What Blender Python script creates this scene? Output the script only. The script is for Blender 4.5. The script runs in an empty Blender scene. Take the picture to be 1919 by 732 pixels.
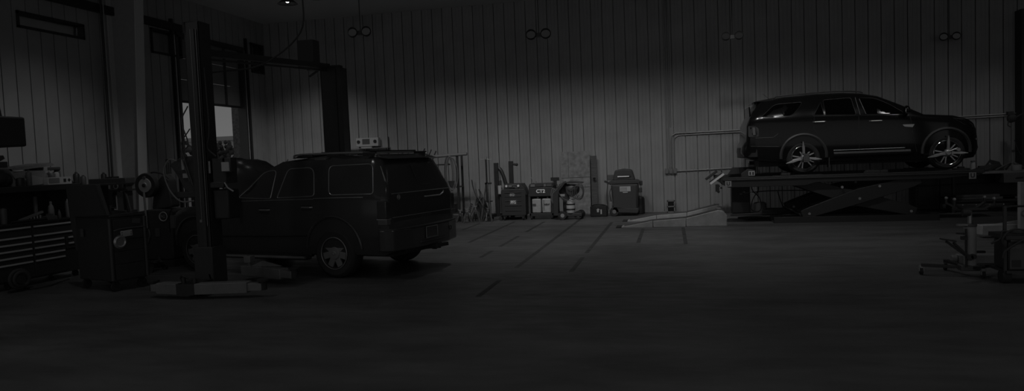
import bpy, bmesh, math, random
from mathutils import Vector, Matrix
random.seed(7)
PI = math.pi
S = bpy.context.scene
C = S.collection
# ------------------------------------------------------------------ helpers
def V(*a): return Vector(a)
class MB:
    """collects shapes and links them as ONE mesh object"""
    def __init__(s): s.bm = bmesh.new()
    def _add(s, vs, fs):
        n = [s.bm.verts.new(v) for v in vs]
        for f in fs:
            try: s.bm.faces.new([n[i] for i in f])
            except ValueError: pass
        return s
    def box(s, cx, cy, cz, sx, sy, sz, R=None, rz=0, ry=0, rx=0):
        if R is None: R = (Matrix.Rotation(rz, 3, 'Z') @ Matrix.Rotation(ry, 3, 'Y') @ Matrix.Rotation(rx, 3, 'X'))
        vs = [V(cx, cy, cz) + R @ V(x*sx/2, y*sy/2, z*sz/2) for x in (-1, 1) for y in (-1, 1) for z in (-1, 1)]
        return s._add(vs, [(0,1,3,2),(4,6,7,5),(0,4,5,1),(2,3,7,6),(0,2,6,4),(1,5,7,3)])
    def bx(s, x0, x1, y0, y1, z0, z1):
        return s.box((x0+x1)/2, (y0+y1)/2, (z0+z1)/2, abs(x1-x0), abs(y1-y0), abs(z1-z0))
    def bar(s, p, q, w, d=None, up=(0,0,1)):
        """rectangular bar from p to q, w across, d along up"""
        p, q = Vector(p), Vector(q); d = d or w
        z = (q-p); L = z.length; z.normalize(); u = Vector(up)
        if abs(z.dot(u)) > .95: u = V(1,0,0)
        x = u.cross(z).normalized(); y = z.cross(x)
        R = Matrix((x, y, z)).transposed()
        m = (p+q)/2
        return s.box(m.x, m.y, m.z, w, d, L, R=R)
    def cyl(s, p, q, r, r2=None, n=16):
        p, q = Vector(p), Vector(q); r2 = r if r2 is None else r2
        z = (q-p).normalized(); u = V(0,0,1) if abs(z.z) < .9 else V(1,0,0)
        x = u.cross(z).normalized(); y = z.cross(x)
        vs = [p + (x*math.cos(a)+y*math.sin(a))*r for a in (2*PI*i/n for i in range(n))]
        vs += [q + (x*math.cos(a)+y*math.sin(a))*r2 for a in (2*PI*i/n for i in range(n))]
        fs = [(i, (i+1) % n, n+(i+1) % n, n+i) for i in range(n)] + [tuple(range(n))[::-1], tuple(range(n, 2*n))]
        return s._add(vs, fs)
    def lathe(s, prof, c=(0,0,0), ax=(0,0,1), n=28, cap=True):
        c = Vector(c); z = Vector(ax).normalized(); u = V(0,0,1) if abs(z.z) < .9 else V(1,0,0)
        x = u.cross(z).normalized(); y = z.cross(x); vs = []
        for r, h in prof:
            r = max(r, 1e-4)
            vs += [c + z*h + (x*math.cos(2*PI*i/n)+y*math.sin(2*PI*i/n))*r for i in range(n)]
        m = len(prof)
        fs = [(k*n+i, k*n+(i+1) % n, (k+1)*n+(i+1) % n, (k+1)*n+i) for k in range(m-1) for i in range(n)]
        if cap: fs += [tuple(range(n))[::-1], tuple(range((m-1)*n, m*n))]
        return s._add(vs, fs)
    def tube(s, pts, r, n=8, closed=False, sm=0):
        P = [Vector(p) for p in pts]
        if sm:
            Q = []; m = len(P); R_ = range(m if closed else m-1)
            for i in R_:
                a = P[(i-1) % m] if closed or i > 0 else P[0]*2-P[1]
                b = P[i]; c = P[(i+1) % m]; d = P[(i+2) % m] if closed or i+2 < m else P[-1]*2-P[-2]
                for k in range(sm):
                    t = k/sm
                    Q.append(.5*((2*b)+(c-a)*t+(2*a-5*b+4*c-d)*t*t+(3*b-a-3*c+d)*t**3))
            if not closed: Q.append(P[-1])
            P = Q
        m = len(P); vs = []; N = None
        for i in range(m):
            if closed: T = (P[(i+1) % m]-P[i-1])
            else: T = P[min(i+1, m-1)]-P[max(i-1, 0)]
            if T.length < 1e-9: T = V(0,0,1)
            T.normalize()
            if N is None:
                u = V(0,0,1) if abs(T.z) < .9 else V(1,0,0); N = u.cross(T).normalized()
            else:
                N = N - T*N.dot(T)
                N = N.normalized() if N.length > 1e-6 else V(1,0,0)
            B = T.cross(N)
            vs += [P[i] + (N*math.cos(2*PI*k/n)+B*math.sin(2*PI*k/n))*r for k in range(n)]
        fs = [(i*n+k, i*n+(k+1) % n, ((i+1) % m)*n+(k+1) % n, ((i+1) % m)*n+k) for i in range(m if closed else m-1) for k in range(n)]
        if not closed: fs += [tuple(range(n))[::-1], tuple(range((m-1)*n, m*n))]
        return s._add(vs, fs)
    def prism(s, pts, ax, a, b):
        """outline extruded along axis: x:(y,z) y:(x,z) z:(x,y)"""
        f = {'x': lambda p, h: V(h, p[0], p[1]), 'y': lambda p, h: V(p[0], h, p[1]), 'z': lambda p, h: V(p[0], p[1], h)}[ax]
        n = len(pts); vs = [f(p, a) for p in pts]+[f(p, b) for p in pts]
        fs = [tuple(range(n))[::-1], tuple(range(n, 2*n))]+[(i, (i+1) % n, n+(i+1) % n, n+i) for i in range(n)]
        return s._add(vs, fs)
    def sph(s, c, r, sc=(1,1,1), n=14):
        c = Vector(c); k = n//2+1
        prof = [(math.sin(PI*i/k), -math.cos(PI*i/k)) for i in range(k+1)]
        vs = []
        for pr, ph in prof:
            vs += [c + V(max(pr,1e-3)*math.cos(2*PI*i/n)*r*sc[0], max(pr,1e-3)*math.sin(2*PI*i/n)*r*sc[1], ph*r*sc[2]) for i in range(n)]
        fs = [(j*n+i, j*n+(i+1) % n, (j+1)*n+(i+1) % n, (j+1)*n+i) for j in range(k) for i in range(n)]+[tuple(range(n))[::-1], tuple(range(k*n, k*n+n))]
        return s._add(vs, fs)
    def ring(s, c, R, r, ax=(0,1,0), n=28, m=8, a0=0, a1=2*PI):
        c = Vector(c); z = Vector(ax).normalized(); u = V(0,0,1) if abs(z.z) < .9 else V(1,0,0)
        x = u.cross(z).normalized(); y = z.cross(x); full = abs(a1-a0) > 6.2
        k = n if full else n+1
        pts = [c+(x*math.cos(a0+(a1-a0)*i/n)+y*math.sin(a0+(a1-a0)*i/n))*R for i in range(k)]
        return s.tube(pts, r, m, closed=full)
    def mesh(s, name='m', smooth=True, ang=35):
        bmesh.ops.remove_doubles(s.bm, verts=s.bm.verts, dist=1e-5)
        bmesh.ops.recalc_face_normals(s.bm, faces=s.bm.faces)
        me = bpy.data.meshes.new(name); s.bm.to_mesh(me); s.bm.free()
        if smooth:
            me.polygons.foreach_set('use_smooth', [True]*len(me.polygons)); me.set_sharp_from_angle(angle=math.radians(ang))
        return me
    def build(s, name, mat, parent=None, loc=(0,0,0), rz=0, bev=0, smooth=True, label=None):
        o = bpy.data.objects.new(name, s.mesh(name, smooth)); C.objects.link(o)
        o.data.materials.append(mat); o.location = loc; o.rotation_euler = (0,0,rz)
        if parent: o.parent = parent
        if bev:
            m = o.modifiers.new('b', 'BEVEL'); m.width = bev; m.segments = 2; m.limit_method = 'ANGLE'; m.angle_limit = math.radians(40)
        if label: o['label'] = label
        return o
def thing(name, label, cat, loc=(0,0,0), rz=0, group=None):
    o = bpy.data.objects.new(name, None); C.objects.link(o); o.location = loc; o.rotation_euler = (0,0,rz)
    o.empty_display_size = .1; o['label'] = label; o['category'] = cat
    if group: o['group'] = group
    return o
def tag(o, label, cat, group=None, kind=None):
    o['label'] = label; o['category'] = cat
    if group: o['group'] = group
    if kind: o['kind'] = kind
    return o
def struct(name, mb, mat, parent=None, **k):
    o = mb.build(name, mat, parent, **k)
    if not parent: o['kind'] = 'structure'
    return o
def copy_tree(o, parent=None):
    c = o.copy(); C.objects.link(c); c.parent = parent
    for ch in list(o.children): copy_tree(ch, c)
    return c
def text(s, size, mat, parent, loc, rot, name='lettering', bold=.0, sx=1):
    cu = bpy.data.curves.new('t', 'FONT'); cu.body = s; cu.size = size; cu.align_x = 'CENTER'; cu.align_y = 'CENTER'; cu.extrude = .002; cu.offset = bold
    t = bpy.data.objects.new('t', cu); C.objects.link(t)
    me = bpy.data.meshes.new_from_object(t.evaluated_get(bpy.context.evaluated_depsgraph_get())); bpy.data.objects.remove(t)
    o = bpy.data.objects.new(name, me); C.objects.link(o); me.materials.clear(); me.materials.append(mat)
    o.parent = parent; o.location = loc; o.rotation_euler = rot; o.scale = (sx, 1, 1); return o
FR = (PI/2, 0, 0)   # lettering that faces -y
def rounded(pts, r, n=5):
    out = []; m = len(pts)
    for i in range(m):
        a, b, c = (Vector(pts[j % m]) for j in (i-1, i, i+1))
        rr = r[i] if isinstance(r, (list, tuple)) else r
        d1 = (a-b); d2 = (c-b); k = min(rr, d1.length*.45, d2.length*.45)
        p = b+d1.normalized()*k; q = b+d2.normalized()*k
        for j in range(n+1):
            t = j/n; out.append(tuple((1-t)**2*p+2*t*(1-t)*b+t*t*q))
    return out
def rrect(x0, x1, z0, z1, r, n=5): return rounded([(x0,z0),(x1,z0),(x1,z1),(x0,z1)], r, n)
# ------------------------------------------------------------------ materials
def mat(name, v, rough=.5, metal=0, noise=0, nscale=8, bump=0, bscale=40, coat=0, spec=.5, stretch=None):
    m = bpy.data.materials.new(name); m.use_nodes = True; nt = m.node_tree; N = nt.nodes; L = nt.links
    b = N['Principled BSDF']; col = v if isinstance(v, tuple) else (v, v, v)
    b.inputs['Base Color'].default_value = (*col, 1); b.inputs['Roughness'].default_value = rough
    b.inputs['Metallic'].default_value = metal; b.inputs['Specular IOR Level'].default_value = spec
    if coat: b.inputs['Coat Weight'].default_value = coat; b.inputs['Coat Roughness'].default_value = .05
    if noise or bump:
        tc = N.new('ShaderNodeTexCoord'); mp = N.new('ShaderNodeMapping'); L.new(tc.outputs['Object'], mp.inputs[0])
        if stretch: mp.inputs['Scale'].default_value = stretch
    if noise:
        nz = N.new('ShaderNodeTexNoise'); nz.inputs['Scale'].default_value = nscale; nz.inputs['Detail'].default_value = 6
        L.new(mp.outputs[0], nz.inputs['Vector'])
        r = N.new('ShaderNodeValToRGB'); e = r.color_ramp.elements
        e[0].position = .3; e[1].position = .72
        e[0].color = (*[c*(1-noise) for c in col], 1); e[1].color = (*[min(1, c*(1+noise)) for c in col], 1)
        L.new(nz.outputs[0], r.inputs[0]); L.new(r.outputs[0], b.inputs['Base Color'])
    if bump:
        n2 = N.new('ShaderNodeTexNoise'); n2.inputs['Scale'].default_value = bscale; n2.inputs['Detail'].default_value = 4
        L.new(mp.outputs[0], n2.inputs['Vector']); bp = N.new('ShaderNodeBump'); bp.inputs['Strength'].default_value = bump
        bp.inputs['Distance'].default_value = .01
        L.new(n2.outputs[0], bp.inputs['Height']); L.new(bp.outputs[0], b.inputs['Normal'])
    return m
def emis(name, v, s):
    m = bpy.data.materials.new(name); m.use_nodes = True; b = m.node_tree.nodes['Principled BSDF']
    b.inputs['Base Color'].default_value = (v, v, v, 1); b.inputs['Emission Color'].default_value = (1,1,1,1); b.inputs['Emission Strength'].default_value = s
    return m
def glass(name, tint, rough=.02):
    m = bpy.data.materials.new(name); m.use_nodes = True; nt = m.node_tree; N = nt.nodes; L = nt.links
    N.remove(N['Principled BSDF']); out = N['Material Output']
    t = N.new('ShaderNodeBsdfTransparent'); t.inputs[0].default_value = (tint, tint, tint, 1)
    g = N.new('ShaderNodeBsdfGlossy'); g.inputs['Roughness'].default_value = rough; g.inputs['Color'].default_value = (1,1,1,1)
    f = N.new('ShaderNodeFresnel'); f.inputs[0].default_value = 1.5
    x = N.new('ShaderNodeMixShader'); L.new(f.outputs[0], x.inputs[0]); L.new(t.outputs[0], x.inputs[1]); L.new(g.outputs[0], x.inputs[2])
    L.new(x.outputs[0], out.inputs[0]); return m
M = dict(
    wall=mat('painted_ribbed_steel', .34, .55, noise=.10, nscale=1.3, bump=.04, bscale=300),
    smooth=mat('painted_steel_column', .34, .5, noise=.05),
    lightsteel=mat('light_column_paint', .62, .5),
    ceil=mat('insulated_ceiling', .6, .9),
    black=mat('black_paint', .052, .45), matt=mat('matt_black', .05, .7), rubber=mat('rubber', .045, .8, spec=.25),
    carp=mat('car_paint', .06, .16), carp2=mat('dark_car_paint', .009, .14, spec=.4), dglass=mat('privacy_glass', .003, .04, spec=.35), carplast=mat('dark_plastic', .03, .45),
    chrome=mat('chrome', .75, .12, 1), dchrome=mat('bright_trim', .52, .3, .7), alloy=mat('alloy', .26, .35, .3),
    steel=mat('steel', .42, .35, .6), dsteel=mat('dark_steel', .05, .45, .4), rust=mat('worn_steel', .12, .6, .4, noise=.4, nscale=12),
    grey=mat('grey_paint', .10, .5), mid=mat('mid_grey', .2, .5), lgrey=mat('light_grey', .5, .5), white=mat('white_label', .92, .5),
    tag=mat('dull_label', .35, .5), ramp=mat('ramp_paint', .42, .55, noise=.2, nscale=5), liftarm=mat('lift_arm_paint', .2, .5, noise=.15, nscale=6),
    lift=mat('lift_black', .033, .5), osb=mat('chipboard', .25, .7, noise=.3, nscale=9), wood=mat('wood_board', .10, .7, noise=.3, nscale=5, stretch=(1,8,8)),
    box=mat('cardboard', .24, .8, noise=.1), jug=mat('cloudy_plastic', .42, .45, noise=.12, nscale=14), plast=mat('charcoal_plastic', .06, .5),
    concreteblock=mat('concrete_block', .22, .9, noise=.3, nscale=40), tape=mat('dark_floor_tape', .05, .6, noise=.5, nscale=9),
    hose=mat('hose_rubber', .08, .5), lhose=mat('pale_hose', .20, .5), cloth=mat('dark_cloth', .03, .9), seat=mat('seat_leather', .03, .6),
    glassd=glass('tinted_glass', .35), glassc=glass('clear_glass', .85), glassw=glass('dimmed_window', .5, .2),  # glassw tint carries the darkening over the upper view
    lens=mat('lamp_lens', .06, .15), clearlens=mat('clear_lens', .14, .12), lampem=emis('lamp_face', .01, .010), bay=emis('added_bulb', .8, 6),
    leaf=mat('leaves', .10, .8, noise=.5, nscale=3), pale=mat('pale_render', .65, .8), brick=mat('brick_pillar', .18, .8, noise=.4, nscale=14),
    outground=mat('outside_ground', .4, .9), galv=mat('galvanised', .38, .4, .5))

M['lampem'].node_tree.nodes['Principled BSDF'].inputs['Specular IOR Level'].default_value = 0
# ------------------------------------------------------------------ camera
H0 = 1.65
SKY_FILL = .05
def setup_camera():
    yaw, pitch, roll = map(math.radians, (12.6, 3.05, 2.3))
    f = V(-math.sin(yaw)*math.cos(pitch), math.cos(yaw)*math.cos(pitch), -math.sin(pitch))
    r0 = V(math.cos(yaw), math.sin(yaw), 0); u0 = r0.cross(f)
    r = r0*math.cos(roll)-u0*math.sin(roll); u = r0*math.sin(roll)+u0*math.cos(roll)
    cd = bpy.data.cameras.new('camera'); cam = bpy.data.objects.new('camera', cd); C.objects.link(cam)
    cd.sensor_width = 36; cd.lens = 1340/1919*36; cd.clip_end = 400
    cam.matrix_world = Matrix(((r.x,u.x,-f.x,0),(r.y,u.y,-f.y,0),(r.z,u.z,-f.z,H0),(0,0,0,1)))
    S.camera = cam
setup_camera()
S.view_settings.view_transform = 'Standard'; S.view_settings.look = 'None'; S.view_settings.gamma = 1
S.view_settings.use_curve_mapping = False; S.view_settings.exposure = 0
# world: even grey overcast sky, a little brighter towards the horizon
w = bpy.data.worlds.new('world'); S.world = w; w.use_nodes = True; nt = w.node_tree; N = nt.nodes; L = nt.links
bg = N['Background']; tc = N.new('ShaderNodeTexCoord'); sp = N.new('ShaderNodeSeparateXYZ'); rp = N.new('ShaderNodeValToRGB')
L.new(tc.outputs['Generated'], sp.inputs[0]); L.new(sp.outputs[2], rp.inputs[0])
e = rp.color_ramp.elements; e[0].position = 0; e[0].color = (.14,.14,.14,1); e[1].position = .30; e[1].color = (.06,.06,.06,1)
# fill light added to the sky behind the camera, through the open front
r2 = N.new('ShaderNodeMapRange'); r2.inputs[1].default_value = .2; r2.inputs[2].default_value = -.8; r2.inputs[3].default_value = 0; r2.inputs[4].default_value = SKY_FILL
L.new(sp.outputs[1], r2.inputs[0]); ad = N.new('ShaderNodeVectorMath'); ad.operation = 'ADD'
L.new(rp.outputs[0], ad.inputs[0]); L.new(r2.outputs[0], ad.inputs[1]); L.new(ad.outputs[0], bg.inputs[0])
bg.inputs[1].default_value = 1.0
# ------------------------------------------------------------------ room
XW, YW, ZC = -12.0, 19.9, 6.0
XR = 14.0; YF = -2.0
fl = mat('sealed_concrete', .115, .32, noise=.30, nscale=.7, stretch=(1, 2.2, 1))
nt = fl.node_tree; N = nt.nodes; L = nt.links; b = N['Principled BSDF']
tc = N.new('ShaderNodeTexCoord'); n2 = N.new('ShaderNodeTexNoise'); n2.inputs['Scale'].default_value = 2.5; n2.inputs['Detail'].default_value = 7
mp = N.new('ShaderNodeMapping'); mp.inputs['Scale'].default_value = (1, 3, 1); L.new(tc.outputs['Object'], mp.inputs[0]); L.new(mp.outputs[0], n2.inputs['Vector'])
mr = N.new('ShaderNodeMapRange'); mr.inputs[1].default_value = .3; mr.inputs[2].default_value = .7; mr.inputs[3].default_value = .38; mr.inputs[4].default_value = .6
L.new(n2.outputs[0], mr.inputs[0]); L.new(mr.outputs[0], b.inputs['Roughness'])
floor = struct('floor', MB().bx(XW, XR, YF, YW, -.2, 0), fl)
# dark tape stripes on the floor
def stripe(x0, x1, ya, yb):
    MB().bx(x0, x1, ya, yb, .0005, .002).build('tape_stripe', M['tape'], floor)
for x, segs in ((-3.95, [(17.9, 13.6)]), (-3.15, [(17.7, 15.4), (14.6, 12.9), (12.3, 11.5)]), (-2.3, [(18.6, 10.4), (9.3, 8.2)]),
                (-1.42, [(17.2, 11.9), (11.4, 10.0)]), (-.62, [(15.6, 13.2)]), (.22, [(15.7, 12.9)]), (-4.8, [(17.6, 15.8)])):
    for a, bb in segs:
        y = a
        while y > bb+.2:
            l = min(random.uniform(1.2, 2.6), y-bb); stripe(x-.035, x+.035, y-l, y); y -= l+.01
struct('wall_right', MB().bx(XR, XR+.2, YF, YW+.2, 0, ZC), M['wall'])
struct('ceiling', MB().bx(XW, XR, YF, YW+.2, ZC, ZC+.15), M['ceil'])
# ribbed panels: flat pans with narrow dark joints
def ribbed(path_len, z0, z1, holes=(), pitch=.305, off=0.0):
    """(u,z) panels along u; joint slots .03 wide .05 deep; returns box list (u0,u1,depth0,depth1,z0,z1)"""
    out = []; u = -off
    while u < path_len:
        a, bb = max(0, u+.022), min(path_len, u+pitch)
        if bb > a:
            segs = [(z0, z1)]
            cuts = sorted({a, bb} | {v for h in holes for v in (h[0], h[1]) if a < v < bb})
            for c0, c1 in zip(cuts, cuts[1:]):
                zs = [(z0, z1)]
                for h0, h1, hz0, hz1 in holes:
                    if h0 < (c0+c1)/2 < h1:
                        zs = [q for (p0, p1) in zs for q in ((p0, min(p1, hz0)), (max(p0, hz1), p1)) if q[1]-q[0] > .01]
                for p0, p1 in zs: out.append((c0, c1, p0, p1))
        u += pitch
    return out
mb = MB()
for u0, u1, z0, z1 in ribbed(XR-XW, 0, ZC, off=.11):
    a, bb = XW+u0, XW+u1
    mb.bx(a, bb, YW, YW+.06, z0, z1)
    if bb-a > .2:                              # two shallow stiffening beads in each pan
        for k in (.33, .66):
            x = a+(bb-a)*k; mb.prism([(x-.02, YW), (x-.012, YW-.006), (x+.012, YW-.006), (x+.02, YW)], 'z', z0, z1)
mb.bx(XW, XR, YW+.06, YW+.2, 0, ZC)
struct('wall_back', mb, M['wall'])
WIN = [(11.35, 12.95, 4.48, 4.80), (14.95, 16.05, 4.48, 5.08), (19.12, 19.8, 4.46, 5.33)]
DOOR = (15.82, 18.72, 0, 5.05)
Y0 = 2.0
holes = [(a-Y0, bb-Y0, c, d) for a, bb, c, d in WIN+[DOOR]]
mb = MB()
for u0, u1, z0, z1 in ribbed(YW-Y0, 0, ZC, holes, off=.2): mb.bx(XW-.06, XW, Y0+u0, Y0+u1, z0, z1)
cuts = sorted({0, YW-Y0} | {v for h in holes for v in h[:2]})
for c0, c1 in zip(cuts, cuts[1:]):
    zs = [(0, ZC)]
    for h0, h1, hz0, hz1 in holes:
        if h0 < (c0+c1)/2 < h1: zs = [q for (p0, p1) in zs for q in ((p0, min(p1, hz0)), (max(p0, hz1), p1)) if q[1]-q[0] > .01]
    for p0, p1 in zs: mb.bx(XW-.2, XW-.06, Y0+c0, Y0+c1, p0, p1)
struct('wall_left', mb, M['wall'])
for i, (a, bb, c, d) in enumerate(WIN):
    mb = MB(); f = .05
    mb.bx(XW-.2, XW+.03, a, a+f, c, d).bx(XW-.2, XW+.03, bb-f, bb, c, d).bx(XW-.2, XW+.03, a, bb, c, c+f).bx(XW-.2, XW+.03, a, bb, d-f, d)
    if i == 2: mb.bx(XW-.14, XW+.0, a+.4, a+.45, c, d)
    wi = struct('window_%d' % (i+1), mb, M['dsteel'])
    MB().bx(XW-.12, XW-.11, a+f, bb-f, c+f, d-f).build('pane', M['glassw'], wi)
# roll-up door, half open
mb = MB(); a, bb = DOOR[0], DOOR[1]; zb = 3.43; n = 3; hgt = (5.05-zb)/n
for k in range(n):
    mb.bx(XW-.13, XW-.08, a+.1, bb-.1, zb+k*hgt+.006, zb+(k+1)*hgt-.006)
d1 = struct('door_1', mb, M['mid'], bev=.004)
mb = MB()
for y in (a+.1, (a+bb)/2-.4, (a+bb)/2+.65, bb-.1): mb.bx(XW-.08, XW-.05, y-.04, y+.04, zb, 5.05)
mb.build('stile', M['black'], d1)
MB().bx(XW-.14, XW-.07, a+.1, bb-.1, zb-.05, zb).build('bottom_seal', M['rubber'], d1)
mb = MB()
mb.bx(XW-.2, XW+.05, a-.02, a+.07, 0, 5.05).bx(XW-.2, XW+.05, bb-.07, bb+.0, 0, 5.05).bx(XW-.2, XW+.05, a, bb, 5.0, 5.12)
struct('trim_1', mb, M['black'])
struct('trim_2', MB().bx(XW-.05, XW+.03, bb+.0, bb+.06, 0, 5.05).bx(XW-.05, XW+.03, a-.09, a-.03, 0, 5.05), M['lightsteel'])
# door tracks along the jambs, on the room side
mb = MB()
for y in (a-.16, bb+.12): mb.bx(XW+.0, XW+.08, y-.03, y+.03, 0, 5.4)
struct('trim_3', mb, M['dsteel'])
# tapered frame columns on the left wall
def column(n, y, x0, x1):
    web = MB().prism([(XW, 0), (x0, 0), (x1, ZC), (XW, ZC)], 'y', y-.008, y+.008)
    o = struct('trim_%d' % n, web, M['smooth'])
    mb = MB(); mb._add([V(x0, y-.13, 0), V(x0, y+.13, 0), V(x1, y+.13, ZC), V(x1, y-.13, ZC), V(x0+.02, y-.13, 0), V(x0+.02, y+.13, 0), V(x1+.02, y+.13, ZC), V(x1+.02, y-.13, ZC)],
        [(0,1,2,3), (4,5,6,7), (0,1,5,4), (1,2,6,5), (2,3,7,6), (3,0,4,7)])
    mb.build('flange', M['lightsteel'], o)
    MB().bx(XW, XW+.02, y-.13, y+.13, 0, ZC).build('flange', M['lightsteel'], o)
column(4, 13.75, -11.55, -11.25)
column(5, 6.3, -11.5, -11.2)
struct('trim_6', MB().bx(XW, XW+.10, 11.0, 16.0, 5.12, 5.3), M['dsteel'])           # eave girt over the windows
mb = MB().bx(8.28, 8.5, 19.55, 19.9, 0, 4.7)
struct('trim_7', mb, M['lift'])
# ------------------------------------------------------------------ outside, seen through the open door
struct('ground_outside', MB().bx(-120, XW-.2, -20, 140, -.25, -.05), M['outground'])
mb = MB().bx(-13.52, -13.24, 20.3, 20.46, -.05, 4.5)
o = mb.build('brick_pillar', M['brick']); tag(o, 'rough brick pillar standing outside the half-open roll-up door', 'pillar')
o = MB().bx(-13.6, -12.6, 21.0, 21.2, -.05, 4.5).build('outside_wall', M['grey']); tag(o, 'plain grey wall outside beside the brick pillar', 'wall')
bt = thing('warehouse', 'long pale low building far off beyond the open door', 'building', (-72, 104, 0))
MB().bx(-24, 26, -6, 6, 0, 6.0).build('wall', M['pale'], bt)
MB().prism([(-24.5, 6.0), (26.5, 6.0), (26, 6.6), (-24, 6.6)], 'y', -6.5, 6.5).build('roof', M['lgrey'], bt)
random.seed(3)
for i, (x, y, s) in enumerate([(-60, 76, 5.8), (-52.5, 77, 4.9), (-69, 84, 6.2), (-46.5, 74, 4.3)]):
    t = thing('tree', ['broad leafy tree in the distance, second from the right through the door', 'rounded tree in the distance, tallest just left of the brick pillar', 'large tree in the distance, seen at the left edge of the door opening', 'low tree in the distance, half hidden by the brick pillar'][i], 'tree', (x, y, 0), group='trees beyond the door')
    mb = MB()
    for k in range(190):
        a_ = random.uniform(0, 2*PI); r = random.uniform(0, 1)**.5*s*.52; z = s*.42+random.uniform(0, 1)*s*.6*(1-(r/(s*.75))**2)
        mb.sph((1.15*r*math.cos(a_), 1.15*r*math.sin(a_), z), s*random.uniform(.035, .07), n=6)
    mb.build('crown', M['leaf'], t)
    MB().cyl((0,0,0), (0,0,s*.6), s*.035, s*.02).build('trunk', M['wood'], t)
# ------------------------------------------------------------------ lamps added above the view, then the hanging twin-head lamps
def add_lamp(i, x, y, z, tx, ty, tz, W, ang, blend=1.0, lab=''):
    t = thing('added_lamp', lab, 'lamp', (x, y, ZC), group='added lamps under the ceiling, out of view')
    h = ZC-z
    MB().cyl((0,0,0), (0,0,-h+.25), .012).build('rod', M['dsteel'], t)
    MB().lathe([(.05, .28), (.08, .26), (.10, .12), (.24, .0), (.23, .0), (.09, .11), (.04, .12)], (0,0,-h), n=24).build('shade', M['dsteel'], t)
    MB().sph((0,0,-h+.07), .045).build('bulb', M['bay'], t)
    l = bpy.data.lights.new('added_light', 'SPOT'); l.energy = W; l.spot_size = math.radians(ang); l.spot_blend = blend; l.shadow_soft_size = .12
    o = bpy.data.objects.new('added_light', l); C.objects.link(o); o.location = (x, y, z-.02)
    d = V(tx, ty, tz)-V(x, y, z-.02); o.rotation_euler = d.to_track_quat('-Z', 'Y').to_euler()
# x, y, aim, watts, cone, what it hangs over
LAMPS = []
wash = [(-7.4, 110), (-5.7, 150), (-4.0, 150), (-2.3, 150), (-.6, 150), (1.1, 120), (2.8, 75), (4.5, 55), (6.2, 60)]  # lamps added out of view, aimed to shape the back wall's brightness
for i, (xx_, W_) in enumerate(wash): LAMPS.append((xx_, 13.6, (xx_+.1, 19.9, .05), W_, 58, 'facing the back wall, number %s from the left in the long row' % ['one','two','three','four','five','six','seven','eight','nine'][i]))
LAMPS += [(-6.8, 10.6, (-12, 11.7, .4), 140, 60, 'over the tool cabinets, facing the left wall'), (-8.9, 15.9, (-10.5, 19.9, .5), 150, 64, 'in the left back corner, facing the corner'),  # further unseen lamps added where walls and floor stay dark
          (-8.0, 15.6, (-12, 18.2, .6), 110, 60, 'before the roll-up door, facing the left wall'),
          (-.4, 18.1, (3.2, 19.8, .0), 75, 42, 'close to the back wall, left of the lifted car'), (9.4, 18.1, (6.6, 19.8, .1), 28, 44, 'close to the back wall, over the right workbench'),
          (-3.15, 13.9, (-3.0, 14.6, 0), 200, 104, 'over the taped floor, facing down'), (1.8, 13.4, (1.8, 13.9, 0), 165, 104, 'over the open floor on the right, facing down')]
for yy_, row in ((1.6, 'nearest the camera'), (7.4, 'one row further in')):  # weak fill lamps added over the near floor, above the view
    for xx_, side_ in ((-7.0, 'on the left'), (-.9, 'in the middle'), (4.8, 'on the right')):
        LAMPS.append((xx_, yy_, (xx_, yy_+.01, 0), 31, 128, '%s in the dim fill row %s, facing down' % (side_, row)))
for x, y, aim, W_, an, nm in LAMPS: add_lamp(0, x, y, 5.55, *aim, W_, an, lab='added unseen lamp '+nm)
for i, (x, y, z) in enumerate([(-5.73, 12.91, 4.1), (-2.355, 13.4, 3.88), (1.42, 16.87, 4.1), (6.70, 19.5, 4.1)]):
    t = thing('twin_head_lamp', 'small hanging twin-head lamp, '+['leftmost of the four', 'second from the left of the four', 'third from the left of the four', 'rightmost of the four'][i]+' near the top', 'lamp', (x, y, z), group='twin-head lamps in a row near the ceiling')
    MB().cyl((0,0,.06), (0,0,ZC-z), .008).bx(-.06, .06, -.03, .03, 0, .08).build('mount', M['dsteel'], t)
    for sx in (-.14, .14):
        hd = MB().lathe([(.03, .04), (.08, .02), (.10, -.03), (.0, -.03)], (sx, -.02, .06), (0, 1, .2)).build('head', M['cloth'], t)
        MB().sph((sx, -.06, .05), .085, (1, .35, .8)).build('lens', M['lampem'], hd)
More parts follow.
